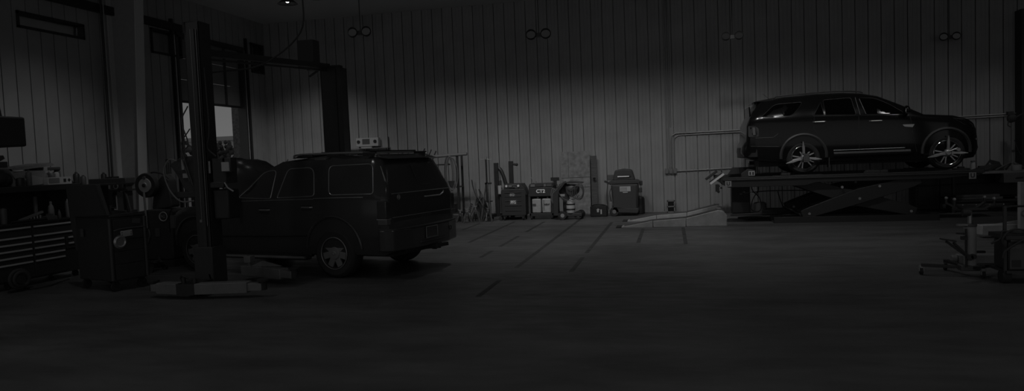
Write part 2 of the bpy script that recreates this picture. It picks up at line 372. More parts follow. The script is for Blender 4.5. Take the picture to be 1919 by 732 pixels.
# ------------------------------------------------------------------ cars (local: x forward from rear axle, y=0 centre, near side = side*W)
def lerp1(tab, x):
    if x <= tab[0][0]: return tab[0][1]
    for (a, p), (c, q) in zip(tab, tab[1:]):
        if x <= c: return p+(q-p)*(x-a)/(c-a) if c > a else q
    return tab[-1][1]
class Body:
    def __init__(s, zt, zb, W, belt, Wr, crown=.025):
        s.zt, s.zb, s.W, s.belt, s.Wr, s.crown = zt, zb, W, belt, Wr, crown
    def sec(s, x, inset=0, floor=None):
        t = lerp1(s.zt, x)-inset; b = lerp1(s.zb, x)+inset
        if floor is not None: b = max(b, floor)
        w = lerp1(s.W, x)-inset; B = min(lerp1(s.belt, x), t-.02); wr = min(lerp1(s.Wr, x)-inset, w-.01)
        b = min(b, B-.02); hb = B-b; H = t-B
        g = min(1, H/.25)                       # how much greenhouse there is at this station
        wr = w-.05+(wr-w+.05)*g
        return [(0, b), (w*.8, b), (w-.05, b+.01), (w-.012, b+.10*hb+.02*(hb>.2)), (w, b+.38*hb), (w+.004, b+.62*hb), (w-.004, b+.88*hb), (w-.02, B),
                ((w-.02+wr)/2, B+.43*H), (wr, B+.84*H), (wr-.035, B+.94*H), (wr-.13, t), (wr*.55, t+s.crown*.8*min(1, H/.1+.3)), (0, t+s.crown*min(1, H/.1+.3))]
    def loft(s, xs, inset=0, floor=None, ycap=1):
        mb = MB(); rings = []
        for x in xs:
            p = s.sec(x, inset, floor); full = [(y, z) for y, z in p]+[(-y, z) for y, z in p[-2:0:-1]]
            rings.append([V(x, y, z) for y, z in full])
        n = len(rings[0]); vs = [v for r in rings for v in r]
        fs = [(k*n+i, k*n+(i+1) % n, (k+1)*n+(i+1) % n, (k+1)*n+i) for k in range(len(rings)-1) for i in range(n)]
        fs += [tuple(range(n))[::-1], tuple(range((len(rings)-1)*n, len(rings)*n))]
        return mb._add(vs, fs)
    def sy(s, x, z):
        p = s.sec(x); q = [(zz, yy) for yy, zz in p[2:12]]
        for (z0, y0), (z1, y1) in zip(q, q[1:]):
            if z0 <= z <= z1: return y0+(y1-y0)*(z-z0)/max(z1-z0, 1e-6)
        return q[0][1] if z < q[0][0] else q[-1][1]
    def stations(s, x0, x1, d=.09):
        xs = {round(x0, 4), round(x1, 4)}
        for t in (s.zt, s.zb, s.W, s.belt, s.Wr):
            for x, _ in t:
                if x0 < x < x1: xs.add(round(x, 4))
        x = x0
        while x < x1: xs.add(round(x, 4)); x += d
        o = sorted(xs); return [x for i, x in enumerate(o) if i == 0 or x-o[i-1] > .002]
def boolean(o, cutters):
    col = bpy.data.collections.new('cut')
    for c in cutters: col.objects.link(c)
    C_ = o.modifiers.new('c', 'BOOLEAN'); C_.operation = 'DIFFERENCE'; C_.solver = 'EXACT'; C_.operand_type = 'COLLECTION'; C_.collection = col
    dg = bpy.context.evaluated_depsgraph_get(); dg.update()
    me = bpy.data.meshes.new_from_object(o.evaluated_get(dg)); o.modifiers.clear(); o.data = me
    me.polygons.foreach_set('use_smooth', [True]*len(me.polygons)); me.set_sharp_from_angle(angle=math.radians(35))
    for c in cutters: bpy.data.objects.remove(c)
    bpy.data.collections.remove(col)
def patch(body, out, side, off, name, mat, parent, **k):
    """panel lying on the body side"""
    mb = MB(); vs = [V(x, side*(body.sy(x, z)+off), z) for x, z in out]; vs2 = [V(v.x, v.y-side*.006, v.z) for v in vs]; n = len(vs)
    mb._add(vs+vs2, [tuple(range(n)), tuple(range(n, 2*n))[::-1]]+[(i, (i+1) % n, n+(i+1) % n, n+i) for i in range(n)])
    return mb.build(name, mat, parent, smooth=False, **k)
def line_on(body, pts, side, off, r, mb, closed=False):
    P = []
    m = len(pts)
    for i in range(m if closed else m-1):
        a, c = pts[i], pts[(i+1) % m]; k = max(1, int(math.dist(a, c)/.06))
        P += [(a[0]+(c[0]-a[0])*j/k, a[1]+(c[1]-a[1])*j/k) for j in range(k)]
    if not closed: P.append(pts[-1])
    mb.tube([V(x, side*(body.sy(x, z)+off), z) for x, z in P], r, 6, closed=closed)
def wheel(parent, x, y, z, R, wd, side, kind, rimR):
    """tyre with rim; y is the outer face"""
    def Y(h): return h
    ax = (0, -side, 0)      # lathe axis runs inward from the outer face
    pr = [(rimR, .01), (rimR+.02, .0), (R-.05, -.004), (R-.015, .02), (R, .05), (R, wd-.05), (R-.015, wd-.02), (R-.05, wd), (rimR, wd-.01)]
    t = MB().lathe(pr, (0,0,0), ax, n=40, cap=False)
    for k in (.35, .5, .65): t.ring((0, -side*wd*k, 0), R-.004, .006, n=40, m=4)
    t = t.build('wheel', M['rubber'], parent, loc=(x, y, z))
    r = MB().lathe([(rimR-.004, .004), (rimR-.0, -.006), (rimR-.02, -.004), (rimR-.035, .03), (rimR-.05, wd-.03), (rimR-.02, wd-.02)], (0,0,0), ax, n=40, cap=False)
    yo = side*-.012; yi = side*-.045
    def spoke(a, w0, w1, r0, r1, mb, tw=0):
        c, s_ = math.cos(a), math.sin(a); c2, s2 = math.cos(a+tw), math.sin(a+tw); P = []
        for rr, ww, cc, ss in ((r0, w0, c, s_), (r1, w1, c2, s2)):
            P += [(rr*cc-ww*ss, rr*ss+ww*cc), (rr*cc+ww*ss, rr*ss-ww*cc)]
        P = [P[0], P[1], P[3], P[2]]
        mb.prism(P, 'y', yi, yo)
    sp = MB()
    if kind == 'seven':
        for i in range(7): spoke(PI/2+2*PI*i/7, .046, .048, .06, rimR-.012, sp)
        sp.lathe([(.0, -.004), (.085, -.002), (.095, .02), (.095, .05)], (0,0,0), ax, n=28, cap=False)
    else:
        for i in range(5):
            a = PI/2+.3+2*PI*i/5
            spoke(a-.10, .016, .012, .03, rimR-.01, sp, -.09); spoke(a+.10, .016, .012, .03, rimR-.01, sp, .09)
        sp.cyl((0, side*-.05, 0), (0, side*-.005, 0), .05, n=24)
    sp.build('spokes', M['alloy'] if kind == 'seven' else M['dchrome'], t, bev=.003)
    MB().ring((0, side*.002, 0), rimR-.004, .006, n=44, m=6).build('rim_lip', M['chrome'] if kind != 'seven' else M['steel'], t)
    r.build('rim', M['dsteel'], t)
    MB().lathe([(0, wd*.5), (rimR-.03, wd*.5), (rimR-.03, wd*.55), (0, wd*.55)], (0,0,0), ax, n=28).build('brake', M['matt'], t)
    cp = MB().lathe([(.0, -.012), (.03, -.01), (.034, .002)], (0,0,0), ax, n=20, cap=False); cp.build('hub_cap', M['steel'], t)
    if kind == 'seven': MB().ring((0, side*.014, 0), .022, .003, n=20, m=5).build('emblem', M['chrome'], t)
    return t
# ---- the large dark SUV parked on the left, bonnet up
B = Body(zt=[(-1.03,.62),(-1.0,.74),(-.955,.80),(-.95,1.12),(-.93,1.22),(-.80,1.56),(-.72,1.69),(-.62,1.74),(-.2,1.755),(.6,1.76),(1.15,1.72),(1.42,1.62),(1.72,1.40),(1.97,1.17),(2.0,1.14),(2.3,1.10),(3.1,1.05),(3.35,.98),(3.45,.80),(3.5,.62)],
         zb=[(-1.03,.50),(-1.0,.40),(-.85,.33),(0,.34),(.5,.33),(2.2,.33),(3.2,.36),(3.45,.42),(3.5,.50)],
         W=[(-1.03,.74),(-1.0,.84),(-.95,.89),(-.86,.925),(-.5,.935),(3.0,.935),(3.3,.90),(3.45,.80),(3.5,.66)],
         belt=[(-1.03,.60),(-.95,1.10),(-.9,1.20),(.3,1.19),(1.9,1.15),(2.1,1.07),(3.2,.99),(3.35,.92),(3.5,.58)],
         Wr=[(-1.03,.70),(-.95,.80),(-.80,.77),(-.6,.765),(1.2,.765),(1.7,.80),(2.0,.86),(3.5,.86)])
th = math.radians(180-13)
# local +y of a car turned by th points towards the camera: near side is +1
cx, cy = -4.8+.935*math.sin(math.radians(13)), 9.5+.935*math.cos(math.radians(13))
suv = thing('suv', 'large black SUV with chrome window trim and raised bonnet, parked between the lift posts', 'car', (cx, cy, 0), th)
body = B.loft(B.stations(-1.03, 3.5)).build('body', M['carp'], suv)
WBs, Rw = 2.80, .365
fdw = rounded([(1.18,1.17),(1.15,1.60),(1.40,1.58),(1.86,1.19)], [.03,.08,.1,.03])
rdw = rounded([(.33,1.20),(.42,1.62),(.92,1.61),(1.05,1.18)], [.06,.12,.08,.03])
qgw = rounded([(-.72,1.215),(-.64,1.64),(.14,1.63),(.06,1.21)], [.05,.08,.09,.08])
def cutter(mb):
    o = mb.build('cut', M['matt']); C.objects.unlink(o); return o
cuts = []
for wx in (0, WBs):
    for s_ in (1, -1): cuts.append(cutter(MB().cyl((wx, s_*.60, .40), (wx, s_*1.1, .40), .44, n=36)))
B2 = Body(B.zt, B.zb, B.W, B.belt, B.Wr)
cuts.append(cutter(B2.loft(B.stations(-.90, 1.93), inset=.055, floor=.62)))
for o_ in (fdw, rdw, qgw):
    for s_ in (1, -1): cuts.append(cutter(MB().prism(o_, 'y', s_*.66, s_*1.1)))
rwo = rounded([(-.72,1.235),(-.60,1.60),(-.35,1.66),(.35,1.66),(.60,1.60),(.72,1.235)], [.05,.1,.2,.2,.1,.05])
cuts.append(cutter(MB().prism(rwo, 'x', -1.1, -.55)))
cuts.append(cutter(MB().prism(rounded([(-.70,1.23),(-.62,1.60),(.62,1.60),(.70,1.23)], .05), 'x', 1.35, 2.1)))
cuts.append(cutter(MB().bx(2.10, 3.30, -.66, .66, .72, 1.4)))
boolean(body, cuts)
for s_ in (1, -1):
    patch(B, fdw, s_, -.012, 'window_pane', M['glassc'], suv)
    patch(B, rdw, s_, -.012, 'window_pane', M['glassd'], suv)
    patch(B, qgw, s_, -.012, 'window_pane', M['glassd'], suv)
    for o_ in (fdw, rdw, qgw):
        mb = MB(); line_on(B, o_, s_, .002, .0065, mb, closed=True); mb.build('window_trim', M['dchrome'], suv)
def xr(z):            # rear surface position at height z
    t = [(b_, a_) for a_, b_ in B.zt[3:8]]; return lerp1(t, z)
mb = MB(); vs = [V(xr(z)+.012, y, z) for y, z in rwo]; n = len(vs); mb._add(vs+[v+V(.006,0,0) for v in vs], [tuple(range(n)), tuple(range(n, 2*n))[::-1]]+[(i, (i+1) % n, n+(i+1) % n, n+i) for i in range(n)])
mb.build('rear_window', M['glassd'], suv, smooth=False)
ws = [(-.70,1.20),(-.62,1.61),(.62,1.61),(.70,1.20)]
mb = MB(); vs = [V(1.93-(z-1.18)/.46*.52, y, z) for y, z in ws]; mb._add(vs+[v+V(-.006,0,0) for v in vs], [(0,1,2,3),(7,6,5,4),(0,1,5,4),(1,2,6,5),(2,3,7,6),(3,0,4,7)])
mb.build('windscreen', M['glassc'], suv, smooth=False)
# belt mouldings, door seams, flares, handles
for s_ in (1, -1):
    mb = MB(); line_on(B, [(1.93,1.135),(.35,1.155),(.34,1.165),(-.55,1.17)], s_, .003, .006, mb)
    mb.build('belt_moulding', M['dchrome'], suv)
    mb = MB(); line_on(B, [(2.3,.60),(.50,.615)], s_, .004, .012, mb); mb.build('side_moulding', M['carplast'], suv)
    mb = MB(); line_on(B, [(1.10,.40),(1.10,1.16)], s_, .001, .004, mb); line_on(B, [(1.10,1.17),(1.04,1.66)], s_, .001, .004, mb)
    line_on(B, [(.42,.62),(.24,.95),(.24,1.16),(.20,1.5),(.22,1.68)], s_, .001, .004, mb); line_on(B, [(2.02,.42),(2.02,1.10)], s_, .001, .004, mb)
    mb.build('door_seam', M['matt'], suv)
    for hx, hz in ((1.30,1.0),(.47,1.035)):
        mb = MB(); yy = B.sy(hx, hz)
        mb.tube([V(hx-.11, s_*(yy+.0), hz), V(hx-.09, s_*(yy+.03), hz), V(hx+.07, s_*(yy+.03), hz+.003), V(hx+.09, s_*(yy+.0), hz)], .011, 8)
        h_ = mb.build('door_handle', M['dchrome'], suv)
        mb = MB(); line_on(B, rrect(hx-.10, hx+.10, hz-.035, hz+.03, .02), s_, .002, .004, mb, closed=True); mb.build('bezel', M['dsteel'], h_)
    for wx in (0, WBs):
        arch = [(wx+.50*math.cos(a), .40+.50*math.sin(a)) for a in [PI*(.02+.96*i/20) for i in range(21)]]
        mb = MB(); line_on(B, arch, s_, .006, .022, mb); mb.build('wheel_arch', M['carp'], suv)
    # running board
    mb = MB().bx(.48, 2.28, s_*.86, s_*1.0, .26, .31).bx(.48, 2.28, s_*.80, s_*.88, .29, .37); rb = mb.build('running_board', M['carplast'], suv, bev=.012)
    MB().bx(.5, 2.26, s_*.975, s_*1.004, .285, .315).build('edge_strip', M['steel'], rb)
    # roof rail
    mb = MB().tube([V(-.62, s_*.66, 1.735), V(-.50, s_*.67, 1.80), V(.75, s_*.67, 1.815), V(.90, s_*.67, 1.77)], .016, 8, sm=4)
    rr = mb.build('roof_rail', M['steel'], suv)
    MB().box(-.52, s_*.67, 1.785, .22, .045, .05).box(.62, s_*.67, 1.79, .20, .045, .045).build('rail_foot', M['carplast'], rr, bev=.01)
for y in (-.22, -.5):
    pass
mb = MB().bar((-.42,-.66,1.825), (-.42,.66,1.825), .05, .02).bar((.35,-.66,1.83), (.35,.66,1.83), .05, .02); mb.build('cross_bar', M['carplast'], suv, bev=.006)
# mirror, sunroof deflector, aerial
for s_ in (1, -1):
    mb = MB(); mb.sph((1.78, s_*1.06, 1.20), .10, (.5, .95, .75)); mb.bar((1.80, s_*.90, 1.15), (1.79, s_*1.0, 1.17), .05); mb.build('mirror', M['carp'], suv)
MB().prism([(.98,1.765),(.74,1.825),(.72,1.80),(.84,1.765)], 'y', .10, .62).build('wind_deflector', M['carplast'], suv)
MB().tube([V(1.42,.30,1.66), V(1.36,.30,1.76)], .006).build('aerial', M['matt'], suv)
# tail lamps wrap the corner
for s_ in (1, -1):
    tl = MB().prism(rounded([(-.955,.86),(-.955,1.10),(-.93,1.115),(-.80,1.115),(-.80,.86)], .02), 'y', s_*.84, s_*.945).build('tail_lamp', M['lens'], suv, bev=.012)
    MB().prism(rrect(-.957, -.80, .775, .855, .015), 'y', s_*.84, s_*.945).build('reverse_lens', M['clearlens'], tl, bev=.01)
    MB().bx(-.958, -.79, s_*.83, s_*.947, .852, .862).build('divider', M['dchrome'], tl)
    # high lamp strip up the rear pillar
    mb = MB(); mb.tube([V(-.905, s_*.80, 1.24), V(-.84, s_*.775, 1.42), V(-.75, s_*.74, 1.60)], .008); mb.build('pillar_strip', M['dchrome'], suv)
# rear: window trim, handle bar, crease, licence, bumper, hitch, spoiler, rear wiper
mb = MB(); mb.tube([V(-.945, y, 1.205+.0*y) for y in (-.78, -.4, 0, .4, .78)], .006); mb.build('tailgate_trim', M['dchrome'], suv)
MB().tube([V(-.957, -.05, 1.115), V(-.985, -.08, 1.115), V(-.985, -.46, 1.115), V(-.957, -.60, 1.15), V(-.95, -.62, 1.175)], .010).build('tailgate_handle', M['steel'], suv)
mb = MB().bx(-.958, -.950, -.80, .80, .866, .874); mb.build('tailgate_crease', M['steel'], suv)
MB().bx(-.956, -.950, -.22, .08, .80, .86).build('number_plate_recess', M['matt'], suv)
MB().ring((-.952, .62, 1.15), .032, .006, (1,0,0), n=20).sph((-.955, .62, 1.15), .02, (.3,1,1)).build('emblem', M['dchrome'], suv)
bp = rounded([(-.93,-.90),(-1.02,-.86),(-1.10,-.5),(-1.12,0),(-1.10,.5),(-1.02,.86),(-.93,.94),(-.80,.955),(-.80,-.955)], .04)
bm_ = MB().prism([(x, y) for x, y in bp], 'z', .40, .70).build('bumper', M['carp'], suv, bev=.03)
MB().prism([(x*1.0-.004, y*.985) for x, y in bp], 'z', .695, .715).build('step_pad', M['plast'], bm_, bev=.006)
MB().prism([(-1.13,-.34),(-1.155,0),(-1.13,.34),(-1.0,.42),(-1.0,-.42)], 'z', .46, .49).build('step_lip', M['plast'], bm_, bev=.008)
pl = MB().box(-1.125, .06, .60, .012, .31, .16).build('number_plate', M['lens'], bm_)
mb = MB(); mb.tube([V(-1.133, .06+a*.155, .60+c*.08) for a, c in ((-1,-1),(1,-1),(1,1),(-1,1))], .006, closed=True); mb.build('plate_frame', M['steel'], pl)
MB().ring((-1.11, -.52, .60), .03, .007, (1,0,0), n=16).build('tow_socket', M['dsteel'], bm_)
MB().bx(-1.14, -.8, -.04, .04, .34, .41).bx(-.95, -.8, -.5, .5, .34, .40).cyl((-1.10,0,.37), (-1.16,0,.37), .045).bar((-1.1,-.06,.36), (-1.2,-.26,.38), .05).build('tow_hitch', M['dsteel'], suv)
MB().prism([(-.84,1.70),(-.60,1.775),(-.52,1.765),(-.60,1.72)], 'y', -.66, .66).build('rear_spoiler', M['carp'], suv, bev=.01)
MB().tube([V(-.83,.10,1.60), V(-.90,.0,1.3), V(-.905,-.30,1.30)], .008).build('rear_wiper', M['matt'], suv)
MB().tube([V(-.30,-.45,.30), V(-.55,-.45,.28), V(-.80,-.50,.30), V(-.9,-.55,.30)], .035).bx(-.7, 3.0, -.45, .45, .26, .36).build('underbody', M['matt'], suv)
MB().cyl((0,-.7,.36), (0,.7,.36), .05).cyl((WBs,-.7,.36), (WBs,.7,.36), .05).build('axle', M['matt'], suv)
for wx in (0, WBs):
    for s_ in (1, -1): wheel(suv, wx, s_*.935, Rw, Rw, .25, s_, 'seven', .235)
# raised bonnet
hl = [(0,.0,.80),(.25,.035,.80),(.7,.06,.80),(1.0,.05,.78),(1.14,.01,.70),(1.2,-.04,.55)]
mb = MB(); ang = math.radians(33); rows = []
for u, v_, wd in hl:
    rows.append([V(1.96+u*math.cos(ang)-(v_+c_)*math.sin(ang), y, 1.17+u*math.sin(ang)+(v_+c_)*math.cos(ang)) for y, c_ in ((-wd,-.05),(-wd*.86,.0),(-wd*.45,.01),(-wd*.3,.035),(0,.04),(wd*.3,.035),(wd*.45,.01),(wd*.86,.0),(wd,-.05))])
m_ = len(rows[0]); top = [v for r in rows for v in r]; bot = [v-V(-math.sin(ang),0,math.cos(ang))*.03 for v in top]; n = len(top)
q = [(k*m_+i, k*m_+i+1, (k+1)*m_+i+1, (k+1)*m_+i) for k in range(len(rows)-1) for i in range(m_-1)]
edge = [i for i in range(m_)]+[k*m_+m_-1 for k in range(1, len(rows))]+[(len(rows)-1)*m_+i for i in range(m_-2, -1, -1)]+[k*m_ for k in range(len(rows)-2, 0, -1)]
mb._add(top+bot, q+[tuple(n+i for i in f[::-1]) for f in q]+[(edge[i], edge[(i+1) % len(edge)], n+edge[(i+1) % len(edge)], n+edge[i]) for i in range(len(edge))])
mb.build('bonnet', M['carp'], suv)
MB().cyl((2.9,-.55,.95), (2.75,-.55,1.62), .008).build('bonnet_stay', M['dsteel'], suv)
MB().bx(2.2, 3.1, -.45, .45, .7, .95).cyl((2.5,.1,.95), (2.5,.1,1.02), .15).bx(2.2, 2.5, -.62, -.40, .8, 1.0).tube([V(2.4,.3,1.0), V(2.7,.4,1.05), V(3.0,.2,1.0)], .03, sm=4).build('engine', M['dsteel'], suv)
for s_ in (1, -1):
    MB().prism(rrect(3.36, 3.47, .70, .92, .03), 'y', s_*.60, s_*.86).build('headlamp', M['clearlens'], suv)
# cabin
def seat(x, y, wd):
    mb = MB().box(x+.05, y, .82, .50, wd, .16).box(x-.22, y, 1.13, .14, wd, .58, ry=-.18)
    o = mb.build('seat', M['seat'], suv, bev=.04)
    for k in ((0,) if wd < .7 else (-.38, 0, .38)):
        MB().box(x-.29, y+k, 1.50, .08, .26, .15).build('headrest', M['seat'], o, bev=.03)
seat(1.0, .38, .5); seat(1.0, -.38, .5); seat(.12, 0, 1.3); 
mb = MB().bx(1.55, 1.92, -.75, .75, .75, 1.13); mb.build('dashboard', M['carplast'], suv, bev=.05)
sw = MB().ring((1.42, .38, 1.14), .185, .014, (1,0,-.35), n=28).bar((1.44,.38,1.13), (1.60,.38,1.06), .05)
sw.bar((1.43,.20,1.14), (1.43,.56,1.14), .03, .02).build('steering_wheel', M['matt'], suv)
MB().box(1.42, 0, 1.56, .04, .24, .06).build('inside_mirror', M['matt'], suv, bev=.01)
# ---- the dark SUV raised on the scissor lift, facing right
E = Body(zt=[(-1.28,.60),(-1.27,.66),(-1.19,.80),(-1.17,1.14),(-1.10,1.30),(-.92,1.60),(-.84,1.66),(-.35,1.735),(.35,1.765),(.9,1.76),(1.27,1.73),(1.58,1.66),(1.94,1.49),(2.29,1.29),(2.44,1.20),(2.62,1.185),(3.01,1.15),(3.32,1.06),(3.45,.97),(3.53,.82),(3.59,.66),(3.60,.50)],
         zb=[(-1.28,.50),(-1.22,.40),(-1.0,.33),(-.5,.28),(.5,.25),(2.3,.24),(3.2,.21),(3.45,.23),(3.56,.34),(3.60,.42)],
         W=[(-1.28,.66),(-1.24,.78),(-1.17,.86),(-1.0,.92),(-.6,.95),(2.9,.95),(3.2,.92),(3.4,.82),(3.52,.70),(3.60,.55)],
         belt=[(-1.28,.58),(-1.17,1.10),(-1.08,1.27),(-.9,1.29),(.26,1.27),(1.46,1.235),(2.1,1.20),(2.5,1.14),(3.0,1.08),(3.3,.98),(3.5,.80),(3.6,.46)],
         Wr=[(-1.28,.62),(-1.1,.74),(-.9,.70),(-.3,.70),(1.3,.72),(1.9,.75),(2.4,.84),(3.6,.85)])
ex = thing('suv', 'dark SUV with bright multi-spoke wheels, standing raised on the black scissor lift', 'car', (2.87, 16.85+.95, 1.02), 0)
ebody = E.loft(E.stations(-1.28, 3.6)).build('body', M['carp2'], ex)
cuts = []
for wx in (0, 2.86):
    for s_ in (1, -1): cuts.append(cutter(MB().cyl((wx, s_*.62, .40), (wx, s_*1.2, .40), .435, n=36)))
boolean(ebody, cuts)
ewin = [('tri', rounded([(.24,1.29),(.40,1.58),(.44,1.29)], .03)), ('rdw', rounded([(.48,1.28),(.45,1.62),(1.03,1.64),(1.09,1.26)], [.02,.05,.05,.02])),
        ('fdw', rounded([(1.30,1.25),(1.19,1.63),(1.52,1.60),(1.80,1.45),(2.03,1.27),(2.03,1.22)], [.02,.05,.1,.1,.03,.02])),
        ('qw', rounded([(-.86,1.31),(-.56,1.58),(.03,1.60),(-.10,1.42),(-.24,1.30)], [.03,.1,.06,.1,.08]))]
for s_ in (1, -1):
    for nm, o_ in ewin:
        wp = patch(E, o_, s_, .004, 'window_pane', M['dglass'], ex)
        mb = MB(); line_on(E, o_, s_, .005, .0045, mb, closed=True); mb.build('window_trim', M['carplast'] if nm == 'qw' else M['dsteel'], wp)
    mb = MB(); line_on(E, [(.22,1.265),(1.46,1.225),(2.05,1.20)], s_, .004, .006, mb); mb.build('belt_moulding', M['dsteel'], ex)
    mb = MB(); line_on(E, [(1.12,1.64),(1.17,1.25)], s_, .006, .007, mb); line_on(E, [(1.20,1.60),(1.29,1.26)], s_, .006, .007, mb); mb.build('pillar_trim', M['dchrome'], ex)
    mb = MB(); line_on(E, [(1.14,.30),(1.14,1.22)], s_, .001, .004, mb); line_on(E, [(2.28,.40),(2.20,.80),(2.16,1.15)], s_, .001, .004, mb)
    line_on(E, [(.50,.45),(.30,.85),(.22,1.0),(.24,1.26)], s_, .001, .004, mb); mb.build('door_seam', M['matt'], ex)
    mb = MB(); line_on(E, [(.62,.50),(2.05,.50)], s_, .008, .008, mb); mb.build('sill_strip', M['steel'], ex)
    mb = MB(); line_on(E, [(.62,.42),(2.15,.42)], s_, .004, .05, mb); mb.build('lower_cladding', M['carplast'], ex)
    for hx, hz in ((.34,1.135),(1.48,1.10)):
        yy = E.sy(hx, hz); mb = MB().tube([V(hx-.13, s_*yy, hz), V(hx-.10, s_*(yy+.035), hz), V(hx+.10, s_*(yy+.035), hz), V(hx+.13, s_*yy, hz)], .013, 8); mb.build('door_handle', M['dchrome'], ex)
    for wx in (0, 2.86):
        arch = [(wx+.475*math.cos(a), .40+.475*math.sin(a)) for a in [PI*(-.03+1.06*i/22) for i in range(23)]]
        mb = MB(); line_on(E, arch, s_, .004, .035, mb); mb.build('wheel_arch', M['plast'], ex)
    mb = MB().tube([V(-.55, s_*.62, 1.72), V(-.40, s_*.63, 1.765), V(.6, s_*.64, 1.80), V(1.15, s_*.64, 1.775), V(1.3, s_*.64, 1.74)], .014, 8, sm=4); mb.build('roof_rail', M['carplast'], ex)
    mb = MB().sph((2.06, s_*1.05, 1.30), .12, (.55, .9, .8)).bar((2.10, s_*.88, 1.22), (2.08, s_*1.0, 1.26), .05); mr_ = mb.build('mirror', M['carp2'], ex)
    MB().tube([V(2.02, s_*1.15, 1.33), V(2.02, s_*1.15, 1.24), V(2.12, s_*1.13, 1.22)], .010, sm=3).build('mirror_trim', M['chrome'], mr_)
    # front wing vent badge, head lamp, tail lamp
    patch(E, rounded([(2.0,.995),(2.24,.995),(2.20,.93),(2.04,.95)], .015), s_, .008, 'wing_vent', M['dchrome'], ex)
    hd_ = patch(E, rounded([(2.98,1.09),(3.20,1.06),(3.40,.94),(3.44,.88),(3.2,.95)], .02), s_, .006, 'headlamp', M['clearlens'], ex)
    MB().sph((3.50, s_*.74, .62), .03, (.6,.6,1)).build('fog_lamp', M['clearlens'], ex)
    tl = patch(E, rounded([(-1.15,1.12),(-1.02,1.12),(-.93,1.05),(-.93,.87),(-1.15,.87)], .03), s_, .010, 'tail_lamp', M['lens'], ex)
    patch(E, rounded([(-1.06,1.08),(-1.01,1.08),(-1.0,.91),(-1.05,.91)], .01), s_, .018, 'clear_strip', M['clearlens'], tl)
    mb = MB(); line_on(E, [(-1.0,.84),(-.62,.84),(-.52,.92)], s_, .006, .006, mb); line_on(E, [(-1.1,.66),(-.50,.63)], s_, .004, .006, mb); mb.build('body_crease', M['dsteel'], ex)
    # mud flap behind rear wheel arch
    MB().bx(.52, .54, s_*.72, s_*.93, .13, .45).build('mud_flap', M['matt'], ex)
bp = rounded([(-1.14,-.86),(-1.24,-.72),(-1.30,-.3),(-1.30,.3),(-1.24,.72),(-1.14,.86),(-.95,.93),(-.95,-.93)], .05)
MB().prism(bp, 'z', .40, .64).build('rear_bumper', M['carplast'], ex, bev=.04)
MB().prism([(-1.0,1.655),(-.96,1.675),(-.55,1.735),(-.55,1.66)], 'y', -.62, .62).build('rear_spoiler', M['carp2'], ex, bev=.008)
MB().tube([V(-.55,.0,1.73), V(-.72,0,1.88)], .005).sph((-.55,0,1.735), .03, (1.5,.6,.6)).build('aerial', M['matt'], ex)
mb = MB(); 
MB().prism([(-.60,1.33),(-.50,1.56),(.50,1.56),(.60,1.33)], 'x', -1.09, -1.06).build('rear_window_edge', M['dglass'], ex)
MB().bx(-.9, 3.3, -.55, .55, .18, .32).cyl((0,-.7,.36), (0,.7,.36), .05).cyl((2.86,-.7,.36), (2.86,.7,.36), .05).build('underbody', M['matt'], ex)
MB().cyl((-1.0,.5,.26), (-.4,.5,.26), .045).build('exhaust', M['dsteel'], ex)
for wx in (0, 2.86):
    for s_ in (1, -1): wheel(ex, wx, s_*.955, .362, .362, .24, s_, 'ten', .262)
# wheel alignment clamps hanging on the two near wheels
def clamp(x, y, z, lab, rots):
    t = thing('wheel_clamp', lab, 'clamp', (x, y, z), group='wheel alignment clamps')
    mb = MB().cyl((0,0,0), (0,-.10,0), .07, .05, n=12).sph((0,-.05,0), .085, (1,.6,1)); mb.build('hub', M['steel'], t, bev=.004)
    for a, l in rots:
        c, s_ = math.cos(a), math.sin(a); n_ = V(-s_, 0, c)
        P = [(0.03,.04),(l*.35,.024),(l*.62,.028),(l,.006)]; mb = MB(); vs = []
        for r_, wd in P:
            for yy in (-.075, -.02):
                for sg in (-1, 1): vs.append(V(r_*c, yy-.03*(r_/l), r_*s_)+n_*wd*sg)
        fs = []
        for k in range(3):
            b0 = k*4; fs += [(b0, b0+1, b0+5, b0+4), (b0+2, b0+6, b0+7, b0+3), (b0, b0+4, b0+6, b0+2), (b0+1, b0+3, b0+7, b0+5)]
        fs += [(0,2,3,1), (12,13,15,14)]; mb._add(vs, fs); mb.build('arm', M['dchrome'], t, bev=.004)
    return t
t = clamp(2.87, 16.84, 1.02+.36, 'bright three-armed clamp with black target block on the rear wheel of the lifted SUV', [(PI*.52,.36),(PI*1.09,.40),(PI*1.965,.36)])
mb = MB().box(.03, -.14, -.0, .12, .05, .19); tb = mb.build('target', M['matt'], t)
mb = MB()
for i in range(3):
    for j in range(5): mb.cyl((-.005+i*.032, -.165, -.07+j*.035), (-.005+i*.032, -.168, -.07+j*.035), .009, n=8)
mb.build('target_dots', M['tag'], tb)
t = clamp(5.73, 16.84, 1.02+.36, 'bright three-armed clamp on the front wheel of the lifted SUV', [(PI*.50,.36),(PI*1.07,.41),(PI*1.985,.37)])
MB().tube([V(.0,-.09,.02), V(.10,-.12,.07), V(.17,-.12,.06)], .018).cyl((.17,-.10,.06), (.17,-.15,.06), .035).build('knob', M['steel'], t)
